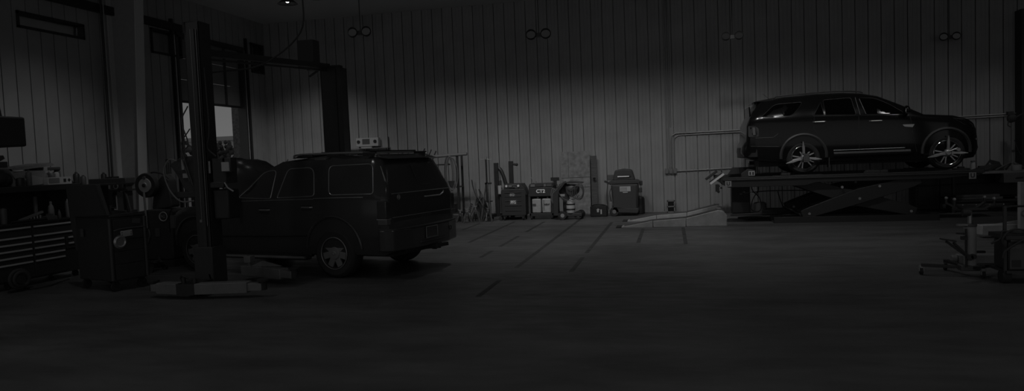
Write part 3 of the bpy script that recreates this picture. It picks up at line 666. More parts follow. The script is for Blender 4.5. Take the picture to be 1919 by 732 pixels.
# ------------------------------------------------------------------ two-post lift
def carriage_arm(parent, pts, z, wdt, hgt, mat_, name='arm'):
    """telescoping arm from pts[0] to pts[-1] with a narrower end section and a round pad"""
    p, q, r_ = [Vector((a[0], a[1], z)) for a in pts]
    a_ = MB().bar(p, q, wdt, hgt).build(name, mat_, parent, bev=.008)
    MB().bar(q-(q-p).normalized()*.1, r_, wdt*.72, hgt*.7).build('arm_extension', mat_, a_, bev=.008)
    mb = MB().cyl((r_.x, r_.y, z-hgt*.3), (r_.x, r_.y, z+hgt*.5), .05, n=18).cyl((r_.x, r_.y, z+hgt*.5), (r_.x, r_.y, z+hgt*.5+.025), .075, n=20)
    mb.build('pad', M['rubber'], a_); return a_
lf = thing('vehicle_lift', 'tall black two-post car lift with overhead beam, posts on both sides of the black SUV', 'car lift', (-6.12, 8.6, 0))
def post(x0, x1, y0, y1, hh, front):
    """C-shaped column; front = -1 when its web faces the camera"""
    t_ = .025; mb = MB()
    mb.bx(x0, x1, y0, y0+t_, 0, hh)
    mb.bx(x0, x0+t_, y0, y1, 0, hh).bx(x1-t_, x1, y0, y1, 0, hh)
    ya, yb = (y1-t_, y1) if front < 0 else (y0, y0+t_)
    mb.bx(x0, x0+.07, ya, yb, 0, hh).bx(x1-.07, x1, ya, yb, 0, hh)
    p_ = mb.build('post', M['lift'], lf, bev=.006)
    MB().bx(x0-.16, x1+.16, y0-.10, y1+.10, 0, .02).build('base_plate', M['lift'], p_, bev=.004)
    return p_
p1_ = post(-.10, .12, -.20, .03, 3.6, -1)
for x, zb_ in ((-.005, .98), (.075, .90)): MB().cyl((x, -.212, zb_), (x, -.212, 3.5), .006).build('cable', M['mid'], p1_)
MB().bx(.015, .055, -.225, -.20, .0, 3.5).build('cable_channel', M['matt'], p1_)
MB().box(-.005, -.225, .97, .035, .02, .035).build('cable_end', M['mid'], p1_)
MB().bx(-.16, .12, -.24, -.22, .52, .54).build('cross_bracket', M['grey'], p1_)
MB().prism([(.13,.0),(.17,.0),(.10,.26),(.08,.26)], 'y', -.26, -.22).build('gusset', M['grey'], p1_)
p2_ = post(-.13, .27, 3.62, 3.88, 3.42, -1)
MB().bx(-.013+.15, .17, 3.60, 3.62, .4, 3.4).build('cable_channel', M['matt'], p2_)
MB().bx(-.46, .20, 3.72, 3.86, 3.42, 3.48).bar((-.40, 3.7, 3.30), (-.16, 3.7, 3.44), .03).build('head_bracket', M['lift'], p2_)
MB().bx(-.62, -.30, 3.70, 3.95, 3.47, 3.98).build('head_box', M['matt'], p2_)
MB().bar((0.05, .0, 3.22), (-.05, 3.75, 3.47), .10, .09).build('overhead_beam', M['lift'], lf, bev=.004)
MB().bar((0.12, .0, 3.12), (-.03, 3.72, 3.39), .03, .03).build('shutoff_bar', M['lift'], lf)
# power unit and boxes on the near post
pu = MB().bx(.16, .36, -.16, .10, 1.46, 1.80).build('power_unit', M['matt'], lf, bev=.01)
MB().bx(.05, .14, -.18, -.165, 1.60, 1.76).build('label_plate', M['lgrey'], pu)
MB().bx(.32, .43, -.19, -.17, 1.62, 1.74).build('label_plate', M['lgrey'], pu)
MB().bx(.31, .44, -.16, -.05, 1.60, 1.80).build('junction_box', M['black'], pu, bev=.01)
MB().bx(.03, .33, -.18, -.14, 1.40, 1.48).build('valve_block', M['dsteel'], pu, bev=.01)
MB().tube([V(.34,-.17,1.47), V(.38,-.17,1.40), V(.45,-.15,1.35)], .012).build('release_lever', M['steel'], pu)
MB().bx(.13, .36, -.14, .12, .98, 1.38).build('oil_tank', M['lift'], lf, bev=.02)
cb = MB().prism([(-.50,1.74),(-.30,1.84),(-.11,1.84),(-.11,1.30),(-.28,1.38),(-.40,1.60)], 'y', -.15, .05).build('motor', M['matt'], lf, bev=.012)
MB().bx(-.30, -.26, -.165, -.15, 1.66, 1.80).build('label_plate', M['tag'], cb)
MB().bx(-.29, -.21, -.165, -.15, 1.55, 1.61).build('label_plate', M['tag'], cb)
MB().bx(-.50, -.11, -.16, .08, 1.28, 1.36).build('tool_tray', M['lift'], lf, bev=.01)
MB().tube([V(-.34,-.2,1.78), V(-.46,-.2,1.80), V(-.55,-.2,1.64), V(-.48,-.2,1.40), V(-.32,-.2,1.24), V(-.12,-.19,1.24)], .010, sm=5).build('drain_hose', M['lhose'], lf)
MB().tube([V(-.12,-.2,2.5), V(-.22,-.21,2.3), V(-.15,-.2,2.0), V(-.26,-.2,1.86), V(-.16,-.2,1.5)], .009, sm=5).tube([V(-.11,-.2,2.2), V(-.26,-.2,2.0), V(-.22,-.2,1.8), V(-.12,-.2,1.45)], .008, sm=5).build('cable_loop', M['hose'], lf)
MB().tube([V(.14,-.17,3.0), V(.16,-.17,2.2), V(.12,-.18,1.95), V(.24,-.17,1.82)], .010, sm=5).build('cable_loop', M['matt'], lf)
MB().tube([V(.0,.2,2.98), V(.35,.9,3.15), V(.6,1.6,3.7), V(.62,1.7,4.3)], .012, sm=6).build('supply_cable', M['matt'], lf)
cg = MB().bx(-.13, .15, -.26, .05, .12, .62).build('carriage', M['matt'], lf, bev=.01)
mb = MB().bx(-.12, .14, -.66, -.24, .06, .20).cyl((-.06,-.58,.05), (-.06,-.58,.28), .03).tube([V(-.10,-.58,.26), V(-.04,-.62,.30), V(.02,-.58,.26)], .014, sm=3).cyl((.10,-.58,.05), (.10,-.58,.26), .03)
mb.build('pivot_pin', M['dsteel'], cg)
carriage_arm(lf, [(-.06,-.58), (-.46,-.52), (-.58,-.50)], .13, .16, .14, M['liftarm'])
carriage_arm(lf, [(.10,-.58), (.80,-.46), (.98,-.43)], .13, .16, .14, M['liftarm'])
a3_ = carriage_arm(lf, [(-.1,.85), (.74,.50), (.94,.42)], .14, .16, .15, M['liftarm'])
MB().cyl((.0,.80,.05), (.0,.80,.36), .03).bx(-.05,.06,.74,.86,.26,.36).build('arm_post', M['liftarm'], a3_, bev=.006)
MB().prism([(.1,.22),(.3,.30),(.6,.22)], 'y', .66, .70).build('arm_rib', M['liftarm'], a3_)
carriage_arm(lf, [(.0,3.42), (.95,2.75), (1.2,2.6)], .14, .16, .14, M['liftarm'])
# ------------------------------------------------------------------ scissor lift under the lifted SUV
sc = thing('scissor_lift', 'long black scissor alignment lift carrying the dark SUV, runways raised waist high', 'car lift', (4.0, 17.6, 0))
for y, nm in ((-1.05, 'near'), (.95, 'far')):
    rw = MB().prism([(-2.9,.86),(-2.78,.80),(-1.2,.80),(-1.0,.86),(1.4,.86),(1.9,.90),(2.1,.90),(2.25,.985),(2.25,1.0),(-2.95,1.0),(-2.95,.93)], 'y', y-.30, y+.30).build('runway', M['lift'], sc, bev=.006)
    MB().bx(-2.9, 2.2, y-.325, y-.30, .955, .985).build('edge_rail', M['plast'], rw, bev=.004)
    MB().bx(-2.9, 2.2, y-.31, y-.285, .99, 1.02).build('edge_rail', M['plast'], rw, bev=.004)
    MB().bx(1.45, 2.05, y-.26, y+.26, 1.0, 1.018).cyl((1.73, y, 1.0), (1.73, y, 1.022), .22, n=30).build('turnplate', M['steel'] if 0 else M['dsteel'], rw)
    MB().bx(-1.8, -.8, y-.24, y+.24, 1.0, 1.018).build('slip_plate', M['dsteel'], rw)
    # base
    MB().bx(-1.85, 1.38, y-.30, y-.22, 0, .13).bx(-1.85, 1.38, y+.22, y+.30, 0, .13).bx(-1.85, 1.38, y-.3, y+.3, 0, .02).build('base_rail', M['lift'], sc, bev=.004)
    def arm(x0, z0, x1, z1, yy, w0):
        d = V(x1-x0, 0, z1-z0); n_ = V(-d.z, 0, d.x).normalized(); m_ = (x0+x1)/2; zm = (z0+z1)/2
        o_ = MB()
        pts = []
        for s_, k in ((0,.6),(.08,.8),(.5,1.35),(.92,.8),(1,.6)): pts.append((x0+d.x*s_+n_.x*w0*k*.5, z0+d.z*s_+n_.z*w0*k*.5))
        for s_, k in ((1,.6),(.92,.8),(.5,.9),(.08,.8),(0,.6)): pts.append((x0+d.x*s_-n_.x*w0*k*.5, z0+d.z*s_-n_.z*w0*k*.5))
        return o_.prism(pts, 'y', yy-.03, yy+.03).build('scissor_arm', M['lift'], sc, bev=.008)
    for yy in (y-.2, y+.2):
        A1 = arm(-1.28, .17, 1.05, .86, yy-.035, .28); A2 = arm(.98, .18, -1.32, .86, yy+.035, .28)
        if yy < y:
            for x, z in ((-1.13,.19), (-.13,.49), (-.47,.74), (.26,.74), (.86,.20)):
                MB().cyl((x, yy-.075, z), (x, yy-.05, z), .027, n=14).build('pivot_bolt', M['steel'], A1)
    MB().cyl((-1.0, y, .22), (-.1, y, .56), .045).cyl((-.2, y, .52), (.35, y, .74), .03).build('cylinder', M['matt'], sc)
    # turned-up flap at the rear end, and a stop at the front end
    fl_ = MB().bar((-2.92, y, .99), (-3.08, y, .90), .56, .03, up=(0,1,0)) 
    MB().box(-3.02, y, 1.0, .34, .56, .03, ry=-.62).build('flap', M['lift'], sc, bev=.004)
    if nm == 'near':
        MB().box(-3.02, y-.29, 1.0, .36, .02, .045, ry=-.62).build('flap_edge', M['white'], sc)
        pl = MB().box(-2.79, y-.335, .885, .13, .01, .12).build('tag_plate', M['tag'], rw)
        text('U', .11, M['black'], pl, (-2.79, y-.343, .885), FR, bold=.004)
        pl = MB().box(1.98, y-.335, .905, .13, .01, .13).build('tag_plate', M['tag'], rw)
        text('U', .12, M['black'], pl, (1.98, y-.343, .905), FR, bold=.004)
        MB().cyl((-2.98, y-.3, .84), (-2.98, y+.3, .84), .02).bx(-3.06, -2.98, y-.34, y-.30, .72, .88).cyl((-3.0, y-.36, .72), (-3.0, y-.30, .72), .03).cyl((-2.94, y-.36, .80), (-2.94, y-.30, .80), .022).build('flap_hinge', M['dsteel'], sc)
        MB().prism([(2.1,.985),(2.32,.985),(2.55,1.10),(2.45,1.10),(2.2,1.02)], 'y', y-.28, y+.2).build('front_stop', M['lift'], sc, bev=.006)
for y in (-1.05,):
    pass
MB().cyl((1.0,-1.2,.16),(1.0,1.1,.16),.03).cyl((-1.28,-1.2,.16),(-1.28,1.1,.16),.03).build('cross_shaft', M['dsteel'], sc)
def chock(x, y, z, w_, lab, big=False):
    o = MB().prism([(-w_,0),(w_,0),(w_*.8,.05),(-w_*.8,.06)], 'y', -.10, .10).bx(w_*.3, w_*.95, -.13, -.10, .0, .06)
    o = o.build('wheel_chock', M['matt'], None, loc=(x, y, z), bev=.006); return tag(o, lab, 'wheel chock', 'blocks lying on the lift runways')
chock(4.22, 16.42, 1.02, .22, 'flat black block lying midway along the near runway of the scissor lift')
chock(2.43, 16.50, 1.02, .09, 'small black chock just behind the rear wheel of the lifted SUV')
bk = thing('radius_gauge', 'black block with two-dial face at the left end of the lift runway', 'gauge', (1.62, 16.42, 1.02))
MB().prism([(-.12,0),(.16,0),(.16,.14),(.02,.17),(-.12,.07)], 'y', -.10, .06).build('body', M['matt'], bk, bev=.006)
MB().box(.09, -.105, .075, .13, .012, .10).build('dial_face', M['lgrey'], bk)
MB().box(.06, -.113, .075, .035, .01, .06).build('dial', M['black'], bk); MB().box(.12, -.113, .075, .035, .01, .06).build('dial', M['black'], bk)
t = thing('sloped_desk', 'black sloping shield standing on the left end of the far runway', 'shield', (1.62, 18.1, 1.02))
MB().prism([(-.28,0),(.36,0),(.36,.17),(-.16,.17)], 'y', 0, .06).build('panel', M['matt'], t, bev=.01)
# black cabinet behind the lift, with its hose
t = thing('control_cabinet', 'tall matt black cabinet under the left end of the scissor lift runways', 'cabinet', (1.70, 18.95, 0))
MB().bx(-.22, .22, -.18, .18, .0, .84).build('body', M['lift'], t, bev=.01)
MB().bx(-.205, .205, -.195, -.18, .03, .81).build('door', M['lift'], t, bev=.004)
MB().box(.0, -.20, .50, .06, .01, .03).build('label', M['mid'], t)
MB().tube([V(.04,-.21,.55), V(.10,-.24,.53), V(.25,-.2,.54)], .010).sph((.08,-.22,.55), .025).build('valve', M['steel'], t)
t = MB().tube([V(1.95,18.6,.84), V(1.96,18.6,.60), V(2.12,18.6,.40), V(2.16,18.6,.14), V(2.05,18.6,.06), V(1.92,18.6,.14), V(1.97,18.6,.38), V(2.10,18.6,.60), V(2.08,18.6,.84)], .012, sm=6).build('looped_hose', M['matt'])
tag(t, 'black hose looped below the lift runway beside the black cabinet', 'hose')
t = MB().tube([V(1.96,18.7,.54), V(2.5,18.7,.565), V(4.0,18.8,.54), V(6.0,18.8,.58), V(8.2,18.8,.60)], .012, sm=6).build('air_line', M['matt'])
tag(t, 'thin black air line stretched level behind the scissor arms', 'air line')
t = MB().cyl((2.16,18.85,0), (2.16,18.85,.24), .16, .15, n=22).sph((2.16,18.85,.24), .15, (1,1,.35)).build('drum', M['mid'], None); tag(t, 'squat grey drum on the floor beside the black cabinet', 'drum')
t = MB().tube([V(2.55,18.6,.55), V(2.62,18.6,.3), V(2.72,18.6,.05)], .012).bx(2.66, 2.95, 18.5, 18.7, 0, .06).build('foot_pedal', M['matt']); tag(t, 'black foot pedal with a leaning rod behind the lift base', 'pedal')
mb = MB().tube([V(1.7,17.2,.03), V(2.1,17.3,.03), V(2.6,17.6,.05), V(3.0,17.5,.03), V(2.4,17.2,.03), V(1.9,17.5,.03), V(1.5,17.4,.03)], .022, sm=6).tube([V(1.4,18.2,.03), V(2.0,18.0,.06), V(2.9,18.2,.03), V(2.4,18.3,.04)], .02, sm=6)
o = mb.build('floor_hose', M['matt']); tag(o, 'tangled black hoses lying on the floor left of the lift base', 'hose')
# ------------------------------------------------------------------ pair of pale service ramps
def ramp(x, y, lab):
    t = thing('service_ramp', lab, 'ramp', (x, y, 0), group='pale service ramps')
    MB().prism([(-1.12,0),(-1.12,.015),(-.42,.14),(-.42,0)], 'y', -.2, .2).build('approach', M['ramp'], t, bev=.006)
    MB().prism([(-.41,0),(-.41,.14),(.28,.185),(.28,0)], 'y', -.2, .2).build('middle_block', M['ramp'], t, bev=.008)
    b_ = MB().prism([(.29,0),(.29,.185),(.98,.35),(1.08,.31),(1.14,.24),(1.14,0)], 'y', -.2, .2).build('raised_block', M['ramp'], t, bev=.012)
    MB().box(.98, .0, .365, .10, .3, .03).build('wheel_stop', M['mid'], b_, bev=.006)
    for k in range(7): pass
    MB().prism([(-1.05,.03),(-.42,.145),(.28,.19),(.95,.352),(.95,.356),(.28,.196),(-.42,.151),(-1.05,.036)], 'y', -.13, .13).build('tread', M['grey'], t)
    MB().bx(-1.22, -1.10, -.2, .2, 0, .02).build('rubber_lip', M['rubber'], t)
    return t
ramp(0, 16.05, 'pale low service ramp on the floor before the back wall, nearer of two'); ramp(.05, 17.45, 'pale low service ramp behind its nearer twin, at the back wall')
# ------------------------------------------------------------------ back wall fittings
t = thing('conduit', 'pale steel conduits dropping down the back wall, one bending right towards the lifted SUV', 'conduit', (0, 19.86, 0))
MB().cyl((-.09,0,1.2), (-.09,0,ZC), .013).build('pipe', M['galv'], t); MB().cyl((-.03,0,1.2), (-.03,0,ZC), .013).build('pipe', M['galv'], t); MB().cyl((.02,0,2.3), (.02,0,ZC), .013).build('pipe', M['galv'], t)
MB().tube([V(.03,0,1.2), V(.03,0,1.95), V(.05,0,2.06), V(.16,0,2.12), V(2,0,2.13), V(8.28,0,2.23)], .018).build('pipe', M['galv'], t)
MB().tube([V(.10,0,1.2), V(.10,0,1.90), V(.12,0,2.0), V(.22,0,2.065), V(2,0,2.08), V(8.28,0,2.18)], .014).build('pipe', M['galv'], t)
MB().cyl((.16,0,1.10), (2.02,0,1.14), .016).build('pipe', M['galv'], t)
for x in (-.11, .0, .11): MB().bx(x-.045, x+.045, -.05, .03, 1.04, 1.18).build('junction_box', M['mid'], t, bev=.006)
MB().bx(2.0, 2.16, -.06, .03, 1.06, 1.25).build('outlet_box', M['grey'], t, bev=.006)
t = thing('wall_shelf', 'small pale shelf on the back wall holding a control box, above the parked SUV', 'shelf', (-8.7, 19.86, 0))
MB().bx(-.72, .65, -.22, 0, 2.07, 2.09).build('board', M['mid'], t)
for x in (-.1, .6): MB().bar((x,-.2,2.07), (x,0,1.85), .025).bx(x-.012, x+.012, -.02, 0, 1.8, 2.4).build('bracket', M['dsteel'], t)
t = thing('wall_control', 'pale two-knob control box standing on the small wall shelf', 'control box', (-8.66, 19.74, 2.09))
MB().bx(-.38, .32, -.08, .08, .05, .30).bx(-.25, .1, -.06, .06, 0, .05).build('case', M['lgrey'], t, bev=.01)
for x in (-.30, .22): MB().cyl((x,-.08,.19), (x,-.10,.19), .05, n=16).build('knob', M['dsteel'], t)
MB().bx(-.18, .05, -.09, -.08, .12, .27).build('display', M['grey'], t)
# steel rack behind the parked SUV, with a long tube on top, coils and boxes
rk = thing('storage_rack', 'open dark steel rack against the back wall behind the black SUV', 'rack', (-6.4, 18.55, 0))
for x in (-.95, .84):
    for y in (-.22, .22): MB().bx(x-.025, x+.025, y-.025, y+.025, 0, 1.78).build('upright', M['dsteel'], rk)
for z in (.22, .92, 1.53): MB().bx(-.97, .86 if z < 1.5 else .5, -.24, .24, z-.02, z+.015).build('shelf', M['dsteel'], rk)
o = MB().cyl((-7.4,18.3,1.70), (-5.27,18.3,1.79), .04).build('long_tube', M['mid'], None); tag(o, 'long pale tube laid across the top of the steel rack', 'tube')
for i in range(5):
    R_ = .22-.012*i; mb = MB(); mb.tube([V(-5.78+.03*i+.11*math.sin(a)*(1+.1*i), 18.22-.012*i, 1.28+.48*math.cos(a)*(1-.03*i)) for a in [2*PI*k/14 for k in range(14)]], .010, 6, closed=True, sm=3)
    if i == 0: coil = mb.build('hose_coil', M['hose']); tag(coil, 'long loops of hose hanging from the right end of the steel rack', 'hose')
    else: mb.build('loop', M['hose'] if i % 2 else M['lhose'], coil)
t = thing('grinder', 'dark machine with curved horns lying on top of the rack', 'tool', (-6.75, 18.5, 1.545))
MB().box(0,0,.12,.7,.28,.2).sph((.0,0,.22), .16, (1.6,.8,.7)).box(-.35,0,.05,.6,.25,.08).build('body', M['matt'], t, bev=.03)
for x, l in ((-.5,.14),(.30,.16),(.45,.12),(.1,.2)): MB().tube([V(x,0,.12), V(x+.04,0,.22), V(x+.06+l*.4,0,.24+l)], .018, sm=3).build('horn', M['matt'], t)
def crate(x, y, z, sx, sy_, sz, m_, nm, lab, cat, rz=0, bev=.008, lidm=None):
    t = thing(nm, lab, cat, (x, y, z), rz)
    MB().bx(-sx/2, sx/2, -sy_/2, sy_/2, 0, sz*.86).build('body', m_, t, bev=bev)
    MB().bx(-sx/2-.005, sx/2+.005, -sy_/2-.005, sy_/2+.005, sz*.86, sz).build('lid', lidm or m_, t, bev=bev)
    return t
crate(-5.95, 18.5, .94, .42, .3, .14, M['matt'], 'tool_case', 'black tool case on the middle shelf of the steel rack', 'case')
crate(-5.95, 18.5, .24, .5, .35, .22, M['dsteel'], 'metal_box', 'dark metal box on the bottom shelf of the rack', 'box')
crate(-6.8, 18.5, .24, .6, .35, .3, M['grey'], 'storage_box', 'grey storage box on the bottom shelf of the rack, mostly behind the SUV', 'box')
crate(-5.72, 18.15, 0, .42, .3, .17, M['matt'], 'black_box', 'black box on the floor in front of the steel rack', 'box')
o = MB().cyl((-6.2,18.5,.935), (-6.2,18.5,1.12), .09, .08).sph((-6.2,18.5,1.12), .08, (1,1,.8)).tube([V(-6.2,18.5,1.15), V(-6.1,18.5,1.24), V(-6.02,18.5,1.2)], .012).build('kettle', M['mid']); tag(o, 'pale jug with a bent spout on the middle shelf of the rack', 'jug')
# jack stands
def jackstand(x, y, rz, lab, s_=1):
    t = thing('jack_stand', lab, 'jack stand', (x, y, 0), rz, group='jack stands by the steel rack')
    mb = MB()
    for a, b_ in ((-1,-1),(1,-1),(-1,1),(1,1)): MB().bar((a*.11*s_,b_*.11*s_,.012), (a*.03*s_,b_*.03*s_,.26*s_), .03, .03).build('leg', M['rust'], t)
    MB().bx(-.12*s_, .12*s_, -.12*s_, -.10*s_, .0, .02).bx(-.12*s_, .12*s_, .10*s_, .12*s_, .0, .02).build('foot_bar', M['rust'], t)
    MB().bx(-.04*s_, .04*s_, -.04*s_, .04*s_, .24*s_, .30*s_).build('collar', M['rust'], t)
    MB().bx(-.018, .018, -.018, .018, .2*s_, .37*s_).prism([(-.06,.42*s_),(-.03,.36*s_),(.03,.36*s_),(.06,.42*s_),(.03,.39*s_),(-.03,.39*s_)], 'y', -.03, .03).build('ratchet_column', M['steel'], t)
for i, (x, y, r_, s_, lab) in enumerate([(-5.42,17.95,.2,.85,'small steel jack stand at the left end of the stands beside the black SUV bumper'), (-5.2,17.8,.5,.95,'steel jack stand next to the leftmost one, before the steel rack'), (-5.0,17.95,.1,1.1,'taller steel jack stand in the middle, before the rods'), (-4.72,18.1,.7,.9,'steel jack stand right of the cluttered stand, near the tripod')]): jackstand(x, y, r_, lab, s_)
# cluttered caddy with rods
t = thing('rod_caddy', 'cluttered dark stand with a pouch and crossing rods, between jack stands and tripod', 'tool stand', (-4.98, 18.25, 0))
MB().prism(rounded([(-.16,.05),(.20,.05),(.23,.30),(.12,.62),(-.06,.62),(-.14,.3)], .05), 'y', -.06, .12).build('pouch', M['matt'], t, bev=.02)
for i, (x0, x1, z1) in enumerate(((-.28,.10,.80),(.12,-.12,1.10),(.26,-.02,.86),(-.10,.06,.85))): MB().tube([V(x0,-.1,.02), V((x0+x1)/2,-.12,z1*.5), V(x1,-.08,z1*.8), V(x1-.03,-.08,z1)], .014, sm=4).build('rod', M['dsteel'] if i % 2 else M['rust'], t)
random.seed(5)
for k in range(9):
    x, z = (-.24+k*.018, .26+k*.05) if k < 5 else (.16+.02*(k-5), .55-.08*(k-5)); MB().box(x, -.13, z, .055, .03, .035, ry=.5).build('hook', M['matt'], t)
MB().bx(.22, .34, -.05, .1, 0, .03).prism([(.10,.02),(.36,.02),(.28,.16)], 'y', -.1, -.06).build('foot', M['mid'], t)
# tripod with T handle
t = thing('tripod_stand', 'tall thin tripod stand with a T-shaped top bar before the back wall', 'stand', (-4.68, 18.0, 0))
MB().cyl((0,0,.5), (0,0,1.66), .022).build('pole', M['dsteel'], t); MB().cyl((-.16,0,1.62), (.16,0,1.62), .010).cyl((0,0,1.62), (0,0,1.69), .03).build('top_bar', M['steel'], t)
for a in (PI*1.08, PI*1.75, PI*.5): MB().cyl((.02*math.cos(a),.02*math.sin(a),1.0), (.19*math.cos(a),.25*math.sin(a),.0), .018, .02).build('leg', M['rust'], t)
MB().bx(-.13, .13, -.02, .02, .52, .55).bx(-.03, .03, -.03, .03, .54, 1.02).bx(-.05, .12, -.03, .03, .98, 1.02).build('brace', M['dsteel'], t)
# folded engine crane
t = thing('engine_crane', 'dark folded engine crane with upright mast beside the tripod stand', 'engine crane', (-4.52, 18.45, 0))
MB().bx(-.06, .05, -.05, .05, .1, 1.52).build('mast', M['dsteel'], t, bev=.006)
MB().tube([V(.06,0,1.38), V(.14,0,1.28), V(.24,0,.95), V(.27,0,.6)], .05, sm=3).build('boom', M['dsteel'], t)
MB().bar((.10,-.06,.2), (.12,-.06,.86), .06).cyl((.11,-.08,.80), (.11,-.08,1.05), .035).build('ram', M['matt'], t)
MB().cyl((.10,-.12,.70), (.10,-.12,.92), .05).build('canister', M['lgrey'], t)
MB().bar((-.3,0,.14), (.12,0,.14), .09, .08).bar((-.15,-.3,.13), (-.05,0,.14), .08, .08).build('base', M['dsteel'], t)
for x, y in ((-.16,-.3),(.1,-.15),(-.2,.1),(.08,.1)): MB().cyl((x,y-.02,.05), (x,y+.02,.05), .05).build('caster', M['rubber'], t)
MB().tube([V(-.04,-.07,1.0), V(.08,-.08,.7), V(.16,-.08,.45)], .012).build('chain', M['matt'], t)
t = thing('upright_post', 'dark square post with a side knob rising behind the left black cart', 'post', (-4.19, 18.75, 0))
MB().bx(-.055, .055, -.05, .05, 0, 1.55).bx(-.25, .25, -.08, .06, 0, .05).build('post', M['dsteel'], t, bev=.006)
MB().cyl((.05,0,1.47), (.15,0,1.45), .03).sph((.16,0,1.45), .04).build('knob', M['dsteel'], t)
# ---- ribbed black cart "PF5"
def casters(t, pts, r=.05, m_=None):
    for x, y in pts:
        c_ = MB().cyl((x-.018,y,r), (x+.018,y,r), r, n=16).build('caster', M['rubber'], t); MB().bx(x-.03, x+.03, y-.03, y+.03, r*1.3, r*2.1).bx(x-.028,x-.02,y-.02,y+.02,r,r*2).bx(x+.02,x+.028,y-.02,y+.02,r,r*2).build('fork', M['dsteel'], c_)
pf = thing('service_cart', 'black ribbed service machine on casters with a PF5 plate on its front', 'machine', (-4.06, 18.5, 0))
MB().prism(rounded([(-.32,.12),(.33,.12),(.335,.70),(.30,.82),(-.30,.82),(-.33,.76)], .03), 'y', -.22, .22).build('body', M['black'], pf, bev=.015)
for z in (.25,.38,.50,.62,.72): MB().bx(-.22, .22, -.235, -.215, z, z+.016).build('rib', M['plast'], pf, bev=.005)
pn = MB().prism(rounded([(-.26,.82),(.30,.82),(.22,.96),(-.22,.96)], .03), 'y', -.20, .15).build('top_panel', M['matt'], pf, bev=.01)
MB().prism([(.24,.96),(.32,.82),(.36,.66),(.34,.66),(.30,.78)], 'y', -.2, .2).build('side_handle', M['black'], pf)
for x in (-.17, .15): g_ = MB().cyl((x,-.22,.90), (x,-.20,.90), .038, n=20).build('gauge', M['steel'], pn); MB().cyl((x,-.225,.90), (x,-.22,.90), .026, n=18).build('dial', M['white'], g_)
for x0, x1, z0, z1, m_ in ((-.11,-.02,.87,.93,'mid'),(0,.10,.86,.90,'grey'),(-.02,.11,.915,.935,'mid'),(.06,.14,.83,.86,'grey'),(-.09,.03,.775,.80,'plast')): MB().bx(x0, x1, -.232, -.20, z0, z1).build('control', M[m_], pn)
lg = MB().lathe([(.0,-.004),(.075,-.004),(.075,.004)], (-.02,-.232,.665), (0,1,0), n=30).build('oval_badge', M['tag'], pf); lg.scale = (1,1,1)
lg2 = MB().lathe([(.0,-.008),(.064,-.008),(.064,.0)], (-.02,-.232,.665), (0,1,0), n=30).build('oval_field', M['black'], lg)
for q_ in (lg, ):
    q_.scale = (1.0, 1, .62); q_.location = (0, 0, .665*(1-.62))
text('BG', .075, M['lgrey'], pf, (-.02, -.243, .665), FR, bold=.002, sx=1.1)
MB().box(.005, -.236, .47, .20, .01, .13).build('name_plate', M['grey'], pf); text('PF5', .115, M['white'], pf, (.005, -.243, .47), FR, bold=.003, sx=.85)
casters(pf, [(-.25,-.18),(.25,-.18),(-.25,.18),(.25,.18)])
# ---- open black cart "CT2" with two jugs
ct = thing('fluid_cart', 'open black cart with CT2 lettering carrying two cloudy jugs', 'machine', (-3.33, 18.6, 0))
for x in (-.31, .29): MB().bx(x-.02, x+.02, -.2, .2, .1, .72).build('side_panel', M['black'], ct)
MB().bx(-.33, .31, -.2, .2, .08, .16).build('base', M['black'], ct, bev=.006); MB().bx(-.33, .31, .17, .2, .16, .72).build('back_panel', M['matt'], ct)
hd = MB().bx(-.33, .31, -.21, .2, .60, .84).build('header', M['black'], ct, bev=.012); text('CT2', .125, M['white'], hd, (-.01, -.216, .735), FR, bold=.005, sx=1.05)
tp = MB().prism(rounded([(-.34,.84),(.33,.84),(.30,.94),(-.30,.94)], .03), 'y', -.2, .2).build('top_tray', M['matt'], ct, bev=.01)
for x0, x1, m_ in ((-.27,-.16,'mid'),(-.12,.05,'plast'),(.08,.13,'mid'),(.15,.28,'grey')): MB().bx(x0, x1, -.215, -.16, .86, .92).build('control', M[m_], tp)
MB().cyl((-.15,-.1,.94), (-.15,-.1,1.0), .02).tube([V(-.2,0,.94), V(-.26,0,1.06), V(-.30,0,1.10)], .012).build('fitting', M['steel'], tp)
casters(ct, [(-.28,-.16),(.26,-.16),(-.28,.16),(.26,.16)], .045)
def jug(x, lab):
    t = thing('jug', lab, 'jug', (-3.33+x, 18.52, .16), group='cloudy jugs in the black cart')
    MB().bx(-.12, .12, -.09, .09, 0, .38).build('body', M['jug'], t, bev=.03)
    MB().cyl((.02,0,.38), (.02,0,.41), .028).build('cap', M['white'], t)
    MB().tube([V(.02,0,.41), V(.0,.02,.46), V(-.05,.05,.50)], .008, sm=3).build('suction_tube', M['lhose'], t); return t
j1 = jug(-.14, 'cloudy jug with a small dark label, left of the two in the cart'); MB().box(-.06,-.096,.22,.09,.008,.06).build('label', M['grey'], j1)
j2 = jug(.125, 'cloudy jug marked NEW, right of the two in the cart'); text('NEW', .062, M['black'], j2, (.01,-.096,.22), FR, bold=.003)
for i in range(8): MB().box(-.07, -.096, .08+.035*i, .035, .006, .006).build('scale_mark', M['dsteel'], j2)
mb = MB()
cl = MB().tube([V(-3.02+.055*math.sin(a)+.01, 18.38, .60+.20*math.cos(a)) for a in [2*PI*k/12 for k in range(12)]], .010, closed=True, sm=3).build('hose_coil', M['lhose']); tag(cl, 'pale coiled hose hanging on the right side of the CT2 cart', 'hose')
for i in range(3): MB().tube([V(-2.99+.035*i+(.05+.02*i)*math.sin(a), 18.36-.012*i, .585-.02*i+(.21+.012*i)*math.cos(a)) for a in [2*PI*k/12 for k in range(12)]], .010, closed=True, sm=3).build('loop', M['lhose'] if i % 2 else M['hose'], cl)
